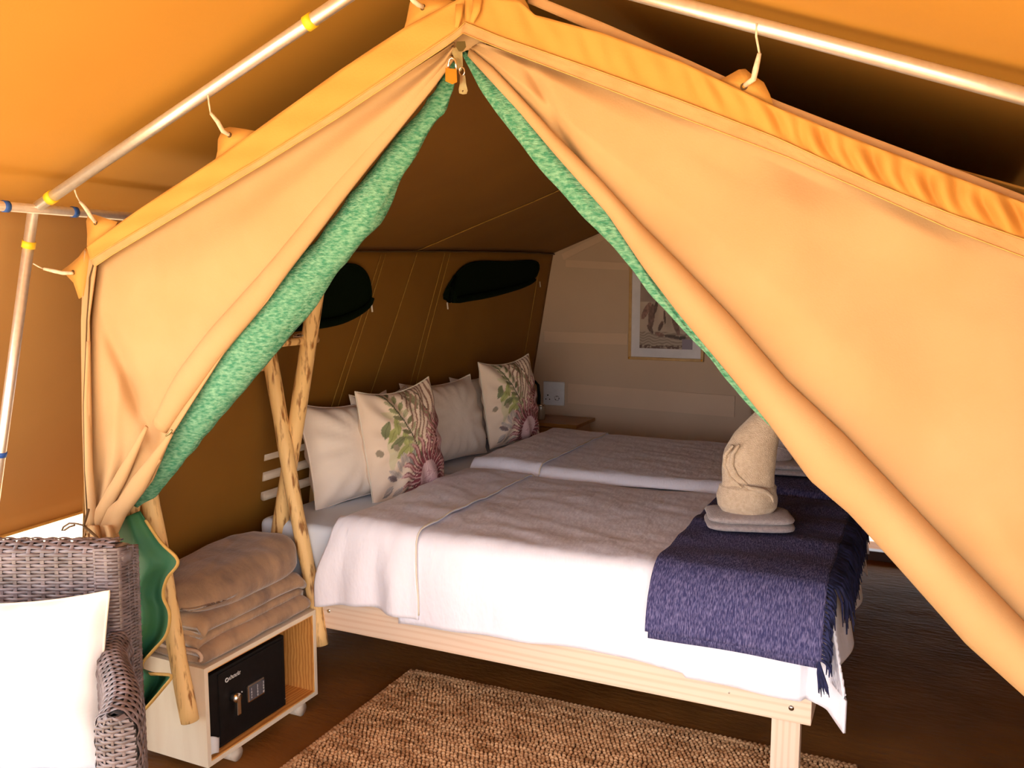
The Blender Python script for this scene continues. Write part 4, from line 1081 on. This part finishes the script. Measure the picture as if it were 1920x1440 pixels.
for y in (2.13, 2.47):
    tube('dowel_foot', [Vector((-2.33, y, 0.0255)), Vector((-2.012, y, 0.0255))], 0.0255, M_DOWEL, cs_, 18)
def gnarl(name, a, b, r0, r1, parent, seed):
    pth = []; rr = []
    for i in range(25):
        t = i / 24; p = a.lerp(b, t)
        p = p + Vector((0.007 * N3(t * 3, seed), 0.005 * N3(t * 3, seed, 4), 0)); pth.append(p)
        rr.append(lerp(r0, r1, t) * (1 + 0.07 * N3(t * 9, seed, 7)))
    return tube(name, pth, rr, M_POLE, parent, 16)
yb, ya = 2.577, 1.954
B0, B1 = onY(600, 1208, yb), onY(500, 640, yb)
C0, C1 = onY(505, 1045, yb), onY(578, 560, yb)
C0 = C0 + (C0 - C1) * 0.55
B0.x = max(B0.x, -2.0)
gnarl('pole', B0, B1 + (B1 - B0) * 0.06, 0.0265, 0.029, cs_, 1.3)
gnarl('pole', Vector((C0.x, yb - 0.045 + 0.02, max(0.02, C0.z))) + Vector((0, 0.045 + 0.028, 0)), C1 + (C1 - C0) * 0.05 + Vector((0, 0.04, 0)), 0.031, 0.030, cs_, 4.1)
A0 = onY(357, 1352, ya); A0.y = ya
sh = Vector((A0.x - B0.x, ya - yb, A0.z - B0.z))
gnarl('pole', A0, B1 + sh, 0.028, 0.026, cs_, 8.8)
C0b = Vector((C0.x, ya - 0.05, max(0.02, C0.z)))
gnarl('pole', C0b + Vector((-0.03, 0.005, 0)), C1 + Vector((sh.x - 0.0, ya - yb - 0.045, 0)), 0.024, 0.023, cs_, 2.8)
# rails tied across the pole tops
ra, rb_ = onY(583, 632, yb + 0.07), onY(540, 640, ya)
gnarl('cross_rail', Vector((ra.x, yb + 0.10, ra.z - 0.01)), Vector((ra.x - 0.02, 1.93, ra.z - 0.02)), 0.014, 0.014, cs_, 5.5)
rc = onY(500, 690, yb)
gnarl('cross_rail', Vector((rc.x - 0.02, yb + 0.06, rc.z)), Vector((rc.x - 0.02, 1.93, rc.z)), 0.014, 0.014, cs_, 6.5)
q = onY(565, 632, yb + 0.04)
for k in range(3):
    pts = []
    for i in range(15):
        a = 2 * PI * i / 14
        pts.append(Vector((q.x + 0.029 * math.cos(a), q.y + 0.029 * math.sin(a), q.z + 0.006 * k - 0.004 + 0.005 * math.sin(a))))
    tube('twine', pts, 0.0022, M_CORD, cs_, 5, cap=False)
tube('nail', [q + Vector((0.0, -0.02, 0.006)), q + Vector((0.035, -0.035, 0.008))], 0.003, M_CHROME, cs_, 8)
# black mat strip under the crate edge, on the deck
# safe inside the crate
sf = empty('safe', (-2.12, 2.21, 0.07)); tag(sf, 'black digital safe with keypad and chrome knob in the crate', 'safe')
XS = -2.022
sy0, sy1, sz0, sz1 = 2.006, 2.398, 0.0735, 0.338
box('safe_body', (-2.33, sy0, sz0), (XS - 0.004, sy1, sz1), M_BLACK, sf, 0.004)
dr = box('safe_door', (XS - 0.006, 2.066, sz0 + 0.010), (XS, sy1 - 0.012, sz1 - 0.010), M_BLACK, sf, 0.002)
def sx(x, y, off=0.0): return onX(x, y, XS + off)
k0, k1 = sx(461, 1318), sx(491, 1267)
box('keypad', (XS, k0.y, k0.z), (XS + 0.012, k1.y, k1.z), M_CHROME, sf, 0.005)
box('keypad_face', (XS + 0.008, k0.y + 0.005, k0.z + 0.006), (XS + 0.0135, k1.y - 0.005, k1.z - 0.006), M_KEY, sf, 0.002)
kp = [o_ for o_ in sf.children if o_.name.startswith('keypad_face')][0]
for r in range(4):
    for c in range(3):
        y = lerp(k0.y + 0.012, k1.y - 0.012, c / 2); z = lerp(k1.z - 0.015, k0.z + 0.015, r / 3)
        box('key', (XS + 0.013, y - 0.0065, z - 0.007), (XS + 0.016, y + 0.0065, z + 0.007), M_KEY, sf, 0.001)
def text_on_safe(s, y, z, size, off=0.0165, m=M_WPRINT, parent=sf, sx_=1.0):
    cu_ = bpy.data.curves.new('digit', 'FONT'); cu_.body = s; cu_.size = size; cu_.extrude = 0.0003; cu_.align_x = 'CENTER'; cu_.align_y = 'CENTER'
    to = bpy.data.objects.new('tmp', cu_); COL.objects.link(to)
    bpy.context.view_layer.update()
    me = bpy.data.meshes.new_from_object(to.evaluated_get(bpy.context.evaluated_depsgraph_get()))
    bpy.data.objects.remove(to)
    me.transform(Matrix.Translation((XS + off, y, z)) @ Matrix(((0, 0, 1, 0), (sx_, 0, 0, 0), (0, 1, 0, 0), (0, 0, 0, 1))))
    return link_mesh('printed_mark', me, m, parent, smooth_=False)
for r, row in enumerate(('123', '456', '789', '*0#')):
    for c, ch in enumerate(row):
        y = lerp(k0.y + 0.012, k1.y - 0.012, c / 2); z = lerp(k1.z - 0.015, k0.z + 0.015, r / 3)
        text_on_safe(ch, y, z, 0.012)
kn = sx(436, 1306)
kn_part = tube('knob', [Vector((XS, kn.y, kn.z)), Vector((XS + 0.028, kn.y, kn.z))], [0.0165, 0.0155], M_CHROME, sf, 24)
box('knob_lever', (XS + 0.012, kn.y - 0.0085, kn.z - 0.058), (XS + 0.030, kn.y + 0.0085, kn.z + 0.004), M_CHROME, sf, 0.003)
tube('key_hole', [Vector((XS + 0.0275, kn.y, kn.z)), Vector((XS + 0.029, kn.y, kn.z))], 0.008, M_ABRASS, sf, 14)
# maker's mark: a ring followed by small white strokes
m0, m1 = sx(425, 1275), sx(449, 1260)
tube('printed_ring', [Vector((XS + 0.001, m0.y + 0.0065 * math.cos(a), m0.z + 0.0065 * math.sin(a))) for a in [2 * PI * i / 16 for i in range(17)]], 0.0016, M_WPRINT, sf, 6, cap=False)
parts = []
bm = bmesh.new()
for i in range(8):
    y = lerp(m0.y + 0.013, m1.y, i / 7); z = lerp(m0.z, m0.z + 0.0, i / 7); hgt = 0.010 if i not in (1, 6) else 0.014
    boxbm(bm, (XS + 0.0008, y, z + (hgt - 0.010) / 2), (0.0008, 0.0022, hgt)); boxbm(bm, (XS + 0.0008, y + 0.002, z + (0.004 if i % 2 else -0.004)), (0.0008, 0.0045, 0.0018))
from_bm('printed_strokes', bm, M_WPRINT, sf)
tube('indicator', [Vector((XS, *sx(453, 1297)[1:])), Vector((XS + 0.003, *sx(453, 1297)[1:]))], 0.0022, M_WPRINT, sf, 8)
tube('door_screw', [Vector((XS, *sx(534, 1310)[1:])), Vector((XS + 0.003, *sx(534, 1310)[1:]))], 0.002, M_CHROME, sf, 8)
pp = onX(402, 1385, -2.005)
pb = sheet('paper_sleeve', lambda u, v: Vector((-2.018 + 0.012 * math.sin(u * 3) - 0.008 * v, lerp(2.006, 2.050, u) + 0.012 * v * u, 0.079 + 0.062 * v * (1 - 0.35 * u) + 0.004 * math.sin(u * 5))), 10, 10, M_PAPER, thick=0.002)
tag(pb, 'crumpled white paper sleeve at the corner of the crate beside the safe', 'paper')

# ------------------------------------------------------------------ folded fleece blankets on the crate
bl = empty('folded_blanket', (-2.18, 2.27, cz1)); tag(bl, 'thick folded taupe fleece blanket on top of the plywood crate', 'blanket')
def serp(levels, zb, th, xl, xr):
    """centre line of a folded cloth seen from its end: list of (x, z)"""
    pts = []
    for k in range(levels):
        z = zb + th * (k + 0.5)
        a, b = (xl, xr) if k % 2 == 0 else (xr, xl)
        for i in range(9): pts.append((lerp(a, b, i / 8), z + 0.004 * math.sin(i + k)))
        if k < levels - 1:
            s = 1 if k % 2 == 0 else -1
            for i in range(1, 6):
                an = PI * i / 6; pts.append((b + s * math.sin(an) * th * 0.62, z + th / 2 - math.cos(an) * th / 2))
    return pts
def blanket_layer(name, pts, y0, y1, th, seed, m=M_FLEECE, bow=0.0):
    nn = len(pts); v = []; f = []; NY = 26
    cl = [Vector((x, 0, z)) for x, z in pts]
    prof = []
    for side in (1, -1):
        rng = range(nn) if side == 1 else range(nn - 1, -1, -1)
        for i in rng:
            t = (cl[min(nn - 1, i + 1)] - cl[max(0, i - 1)]).normalized(); n_ = Vector((-t.z, 0, t.x))
            prof.append((cl[i] + n_ * side * th / 2, i / nn))
    K = len(prof)
    for j in range(NY + 1):
        s = j / NY; y = lerp(y0, y1, s)
        e = min(1, min(s, 1 - s) * 10); k = 0.80 + 0.20 * math.sqrt(e * (2 - e))
        for (p, i_) in prof:
            q = Vector((p.x, y, p.z))
            q.x += 0.010 * N3(q.y * 7, q.z * 9, seed); q.z += (0.006 * N3(q.x * 9, q.y * 6, seed + 2) + bow * math.sin(PI * s)) * smooth((q.z - cz1) / 0.05)
            q.z = max(cz1 + 0.001, lerp(cz1 + 0.02, q.z, k) if e < 1 else q.z)
            q.y += 0.012 * N3(q.x * 8, q.z * 14, seed + 5)
            v.append(q)
    for j in range(NY):
        for i in range(K):
            i2 = (i + 1) % K; f.append((j * K + i, j * K + i2, (j + 1) * K + i2, (j + 1) * K + i))
    f.append(tuple(range(K))[::-1]); f.append(tuple(range(NY * K, (NY + 1) * K)))
    return from_vf(name, v, f, m, bl)
blanket_layer('lower_fold', serp(3, cz1 + 0.002, 0.030, -2.30, -2.035), 2.0, 2.53, 0.0285, 2)
blanket_layer('middle_fold', serp(2, cz1 + 0.093, 0.030, -2.31, -2.05), 2.01, 2.52, 0.029, 5)
# big soft top fold
v, f = [], []
n1, n2 = 60, 26
for j in range(n2 + 1):
    ph = -PI / 2 + PI * j / n2
    for i in range(n1):
        th = 2 * PI * i / n1
        se = lambda t, p: math.copysign(abs(t) ** p, t)
        x = se(math.cos(ph), 0.5) * se(math.cos(th), 0.55); y = se(math.cos(ph), 0.5) * se(math.sin(th), 0.5); z = se(math.sin(ph), 0.85)
        p = Vector((-2.185 + x * 0.175, 2.268 + y * 0.285, cz1 + 0.198 + z * 0.062 + (0.030 * y + 0.012 * (1 - x * x)) * (z > 0)))
        p += Vector((1, 1, 1)) * 0.010 * noise.noise(p * 9) + Vector((0, 0, 0.005)) * noise.noise(Vector((p.x * 26, p.y * 9, 2)))
        v.append(p)
for j in range(n2):
    for i in range(n1):
        i2 = (i + 1) % n1; f.append((j * n1 + i, j * n1 + i2, (j + 1) * n1 + i2, (j + 1) * n1 + i))
from_vf('top_fold', v, f, M_FLEECE, bl)
hp = []
pts = serp(3, cz1 + 0.002, 0.030, -2.30, -2.035)
tube('hem_edge', [Vector((x, 1.993, z)) for x, z in pts[9:22]], 0.006, M_FLEECEH, bl, 8)

# ------------------------------------------------------------------ jute rug
rg = empty('jute_rug', (-0.9, 2.3, 0)); tag(rg, 'chunky braided jute rug on the floor before the beds', 'rug')
rx0, rx1, ry0, ry1 = -1.825, -0.125, 1.86, 2.945
sheet('rug_backing', lambda u, v: Vector((lerp(rx0 + 0.01, rx1 - 0.01, u), lerp(ry0, ry1 - 0.008, v), 0.006)), 30, 20, M_JUTEB, rg, 0.008)
# one knot (12-ish faces) repeated
bmk = bmesh.new(); bmesh.ops.create_icosphere(bmk, subdivisions=1, radius=1.0)
kv = [v_.co.copy() for v_ in bmk.verts]; kf = [tuple(v_.index for v_ in fc.verts) for fc in bmk.faces]; bmk.free()
kva = np.array([tuple(p) for p in kv])
rowp, colp = 0.0145, 0.0160
V, Fc = [], []
rng_ = np.random.default_rng(4)
yy = ry0; row = 0; cnt = 0
while yy < ry1:
    xx = rx0 + ((0.5 if row % 2 else 0) + rng_.uniform(-0.22, 0.22)) * colp
    edge = 0.006 * math.sin(yy * 22)
    while xx < rx1:
        wob = 0.004 * N3(xx * 2.2, yy * 3)
        s = np.array([colp * 0.50, rowp * 0.47, 0.0085]) * rng_.uniform(0.88, 1.15, 3)
        a = rng_.uniform(-0.4, 0.4)
        R_ = np.array([[math.cos(a), -math.sin(a), 0], [math.sin(a), math.cos(a), 0], [0, 0, 1]])
        V.append((kva * s) @ R_.T + np.array([xx + rng_.uniform(-.0022, .0022) + edge * (xx < rx0 + 0.1), yy + wob, 0.0135 + rng_.uniform(-.0018, .0018)]))
        xx += colp; cnt += 1
    yy += rowp; row += 1
V = np.concatenate(V); nk = len(kva)
Fa = (np.array(kf)[None] + (np.arange(cnt) * nk)[:, None, None]).reshape(-1, 3)
me = bpy.data.meshes.new('braid'); me.from_pydata(V.tolist(), [], Fa.tolist())
kn_o = link_mesh('braid', me, M_JUTE, rg); kn_o['kind'] = 'stuff'
# thicker braided border
def braid_edge(a, b, seed):
    parts = []
    L = (b - a).length; n_ = int(L / 0.017)
    for i in range(n_):
        p = a.lerp(b, (i + .5) / n_); d = (b - a).normalized(); nrm = Vector((-d.y, d.x, 0))
        for s in (-1, 1):
            off = nrm * (0.006 * s + 0.004 * N3(i * 0.21, seed))
            parts.append(([Vector(k_) for k_ in ((kva * np.array([0.011, 0.0085, 0.0095])) @ np.array(Matrix.Rotation(math.atan2(d.y, d.x) + 0.6 * s, 3, 'Z')).T + np.array(p + off + Vector((d * (0.008 * (s > 0)))))).tolist()], kf))
    v_, f_ = join_vf(parts); o_ = from_vf('braided_border', v_, f_, M_JUTE, rg); o_['kind'] = 'stuff'
braid_edge(Vector((rx0, ry0, 0.012)), Vector((rx0, ry1, 0.012)), 1)
braid_edge(Vector((rx0, ry1, 0.012)), Vector((rx1, ry1, 0.012)), 2)
braid_edge(Vector((rx1, ry1, 0.012)), Vector((rx1, ry0, 0.012)), 3)

# ------------------------------------------------------------------ wicker armchair on the porch, facing the camera
CD = 2.17
Fh = Vector((-math.sin(YAW), math.cos(YAW), 0)); Rh = Vector((math.cos(YAW), math.sin(YAW), 0))
ch = empty('wicker_armchair', Fh * 1.95 + Rh * -1.32 + Vector((0, 0, -0.012))); tag(ch, 'grey-brown woven wicker armchair at the lower left before the tent', 'chair')
def cw(lat, dep, z): lat -= 0.055; z -= 0.018; return Rh * lat + Fh * dep + Vector((0, 0, z))
def weave(name, fn, nrow, nstake, parent, amp=0.0034, seg=5, double=False):
    """horizontal strands woven over vertical stakes on the surface fn(u, v) -> (point, normal)"""
    V, Fq = [], []
    for r in range(nrow):
        v0 = r / nrow; v1 = (r + 0.94) / nrow
        base = len(V); nu = nstake * 4
        for i in range(nu + 1):
            u = i / nu
            w = math.cos(PI * (u * nstake + (r % 2)))
            for k, vv in enumerate((v0, (v0 + v1) / 2, v1)):
                p, n_ = fn(u, vv)
                V.append(p + n_ * (0.004 + amp * w + (0.0022 if k == 1 else -0.0012)))
        for i in range(nu):
            for k in range(2):
                a = base + i * 3 + k; Fq.append((a, a + 3, a + 4, a + 1))
    for s in range(nstake):
        base = len(V); u0 = (s + 0.5 - 0.5) / nstake; 
        for j in range(nrow + 1):
            vv = min(1, j / nrow)
            for k in (-1, 0, 1):
                u = min(1, max(0, u0 + k * 0.14 / nstake)); p, n_ = fn(u, vv)
                V.append(p + n_ * (0.0042 + (0.0012 if k == 0 else 0)))
        for j in range(nrow):
            for k in range(2):
                a = base + j * 3 + k; Fq.append((a, a + 1, a + 4, a + 3))
    o_ = from_vf(name, V, Fq, M_WICK, parent); o_['kind'] = 'stuff'
    return o_
# measured outline
backR0 = -0.932; backL = -1.75; ztop = 0.955
def shell(name, pathfn, ulen, vlen, parent, spacing=0.030, row=0.0088, core=True, amp=0.0034):
    o_ = weave(name, pathfn, int(vlen / row), max(2, int(ulen / spacing)), parent, amp)
    if core:
        sheet(name + '_core', lambda u, v: pathfn(u, v)[0] - pathfn(u, v)[1] * 0.002, 24, 16, M_WICKD, parent, 0.003)
    return o_
# backrest front panel, rolls over the top
def back_fn2(u, v):
    lat = lerp(backL, backR0 - 0.03, u); R_ = 0.035
    flat = 0.70; arcl = PI * R_
    s = v * (flat + arcl + 0.15)
    lean = 0.06
    if s < flat: z = ztop - R_ - flat + s; d = CD - 0.0; n_ = -Fh
    elif s < flat + arcl:
        a = (s - flat) / R_; z = ztop - R_ + R_ * math.sin(a); d = CD + R_ - R_ * math.cos(a); n_ = -Fh * math.cos(a) + Vector((0, 0, 1)) * math.sin(a)
    else: z = ztop - R_ - (s - flat - arcl); d = CD + 2 * R_; n_ = Fh
    return cw(lat, d + lean * (z - 0.5) * 0.5 - 0.02, z), n_
shell('back_panel', back_fn2, 0.80, 0.70 + 0.11 + 0.15, ch, 0.036)
# right stile, wrapping round the outer side
def stile_fn(u, v):
    R_ = 0.030; z = lerp(0.12, ztop - 0.006 - 0.022 * u ** 3, v); w0 = 0.045
    s = u * (w0 + R_ * PI / 2 + 0.06); cd = CD - 0.006 + 0.03 * (z - 0.5) - 0.02
    x0 = backR0 - 0.035
    if s < w0 - R_ + 0.02: return cw(x0 - 0.04 + s, cd, z), -Fh
    s2 = s - (w0 - R_ + 0.02)
    if s2 < R_ * PI / 2:
        a = s2 / R_; return cw(x0 - 0.005 + R_ * math.sin(a), cd + R_ - R_ * math.cos(a), z), -Fh * math.cos(a) + Rh * math.sin(a)
    return cw(x0 - 0.005 + R_, cd + R_ + (s2 - R_ * PI / 2), z), Rh
shell('right_stile', stile_fn, 0.14, 0.84, ch, 0.028, amp=0.0016)
tube('stile_edge', [stile_fn(0.97, i / 20)[0] for i in range(21)], 0.007, M_WICK, ch, 8)
blob('corner_wrap', tuple(cw(backR0 - 0.036, CD + 0.030, ztop - 0.038)), (0.034, 0.034, 0.030), M_WICK, ch, 16, 10, amp=0.001, rz=YAW)
# arm: swept box from the stile forwards, flaring outwards
def arm_path(t):     # centre line of arm top (lat, dep, z)
    lat = lerp(-0.955, -0.800, smooth(t)); dep = lerp(CD - 0.015, 1.79, t); z = lerp(0.725, 0.700, t) + 0.012 * math.sin(PI * t)
    return lat, dep, z
def arm_section(t, s):
    """s 0..1: inner side up, over the top, outer side down"""
    lat, dep, z = arm_path(t); w = lerp(0.032, 0.043, t); R_ = w
    hin, hout = 0.40, 0.58
    L = hin + PI * R_ + hout; q = s * L
    if q < hin: return cw(lat - w, dep, z - R_ - hin + q), -Rh
    if q < hin + PI * R_:
        a = (q - hin) / R_; return cw(lat - w * math.cos(a), dep, z - R_ + R_ * math.sin(a)), -Rh * math.cos(a) + Vector((0, 0, 1)) * math.sin(a)
    return cw(lat + w, dep, z - R_ - (q - hin - PI * R_)), Rh
shell('armrest', lambda u, v: arm_section(v, u), 1.1, 0.42, ch, 0.026, 0.0105)
def arm_front(u, v):
    lat, dep, z = arm_path(1.0); w = 0.043
    zz = lerp(0.10, z - 0.004, v); top = z - w
    ww = w if zz < top else w * math.sqrt(max(0.02, 1 - ((zz - top) / w) ** 2))
    bul = math.cos((u - 0.5) * PI) * 0.016
    return cw(lat + lerp(-ww, ww, u), dep - bul, zz), -Fh
shell('arm_front', arm_front, 0.10, 0.60, ch, 0.024)
# left arm mirrored (outside the frame on the left)
mx_c = (backL + backR0) / 2
def mir(fn):
    def g(u, v):
        p, n_ = fn(u, v); l = p.dot(Rh); p = p - Rh * (2 * (l - mx_c)); n_ = n_ - Rh * (2 * n_.dot(Rh)); return p, n_
    return g
shell('armrest', mir(lambda u, v: arm_section(v, u)), 1.1, 0.42, ch, 0.06, 0.02)
shell('arm_front', mir(arm_front), 0.10, 0.60, ch, 0.04, 0.02)
shell('seat_apron', lambda u, v: (cw(lerp(backL, -0.86, u), 1.80, lerp(0.06, 0.30, v)), -Fh), 0.8, 0.24, ch, 0.04, 0.012)
shell('back_rear', lambda u, v: (cw(lerp(backL, backR0 - 0.03, u), CD + 0.055 + 0.02 * v, lerp(0.08, 0.85, v)), Fh), 0.8, 0.77, ch, 0.06, 0.02)
for (l, d) in ((-0.83, 1.83), (-0.95, 2.14), (-1.72, 2.14), (-1.84, 1.83)):
    tube('leg', [cw(l, d, 0.007), cw(l, d, 0.14)], [0.018, 0.022], M_WICK, ch, 12)
def cbox(name, l0, l1, d0, d1, z0, z1, m, r, parent=None):
    bm = bmesh.new(); bmesh.ops.create_cube(bm, size=1.0)
    bmesh.ops.scale(bm, vec=(l1 - l0, d1 - d0, z1 - z0), verts=bm.verts)
    bmesh.ops.bevel(bm, geom=bm.edges[:], offset=r, segments=4, profile=0.5, affect='EDGES')
    bmesh.ops.translate(bm, vec=((l0 + l1) / 2, (d0 + d1) / 2, (z0 + z1) / 2), verts=bm.verts)
    bmesh.ops.transform(bm, matrix=Matrix.Rotation(YAW, 4, 'Z'), verts=bm.verts)
    return from_bm(name, bm, m, parent, smooth_=True)
cbox('seat_deck', backL - 0.04, -0.995, 1.81, 2.13, 0.28, 0.305, M_WICKD, 0.004, ch)
sc_ = cbox('seat_cushion', backL - 0.02, -0.972, 1.73, 2.125, 0.307, 0.435, M_SEAT, 0.028)
tag(sc_, 'blue-grey seat cushion of the wicker armchair', 'cushion')
bp_ = Fh * 1.985 + Rh * -1.245
pillow('throw_cushion', 0.54, 0.425, 0.17, (bp_.x, bp_.y, 0.437), YAW, 0.20, M_WCUSH, 'plain white cushion leaning on the back of the wicker armchair', 'cushion', seed=3, n=40, roll=math.radians(-1.5), pinch=0.05, pmat=M_CREAM, top_dip=0.015)
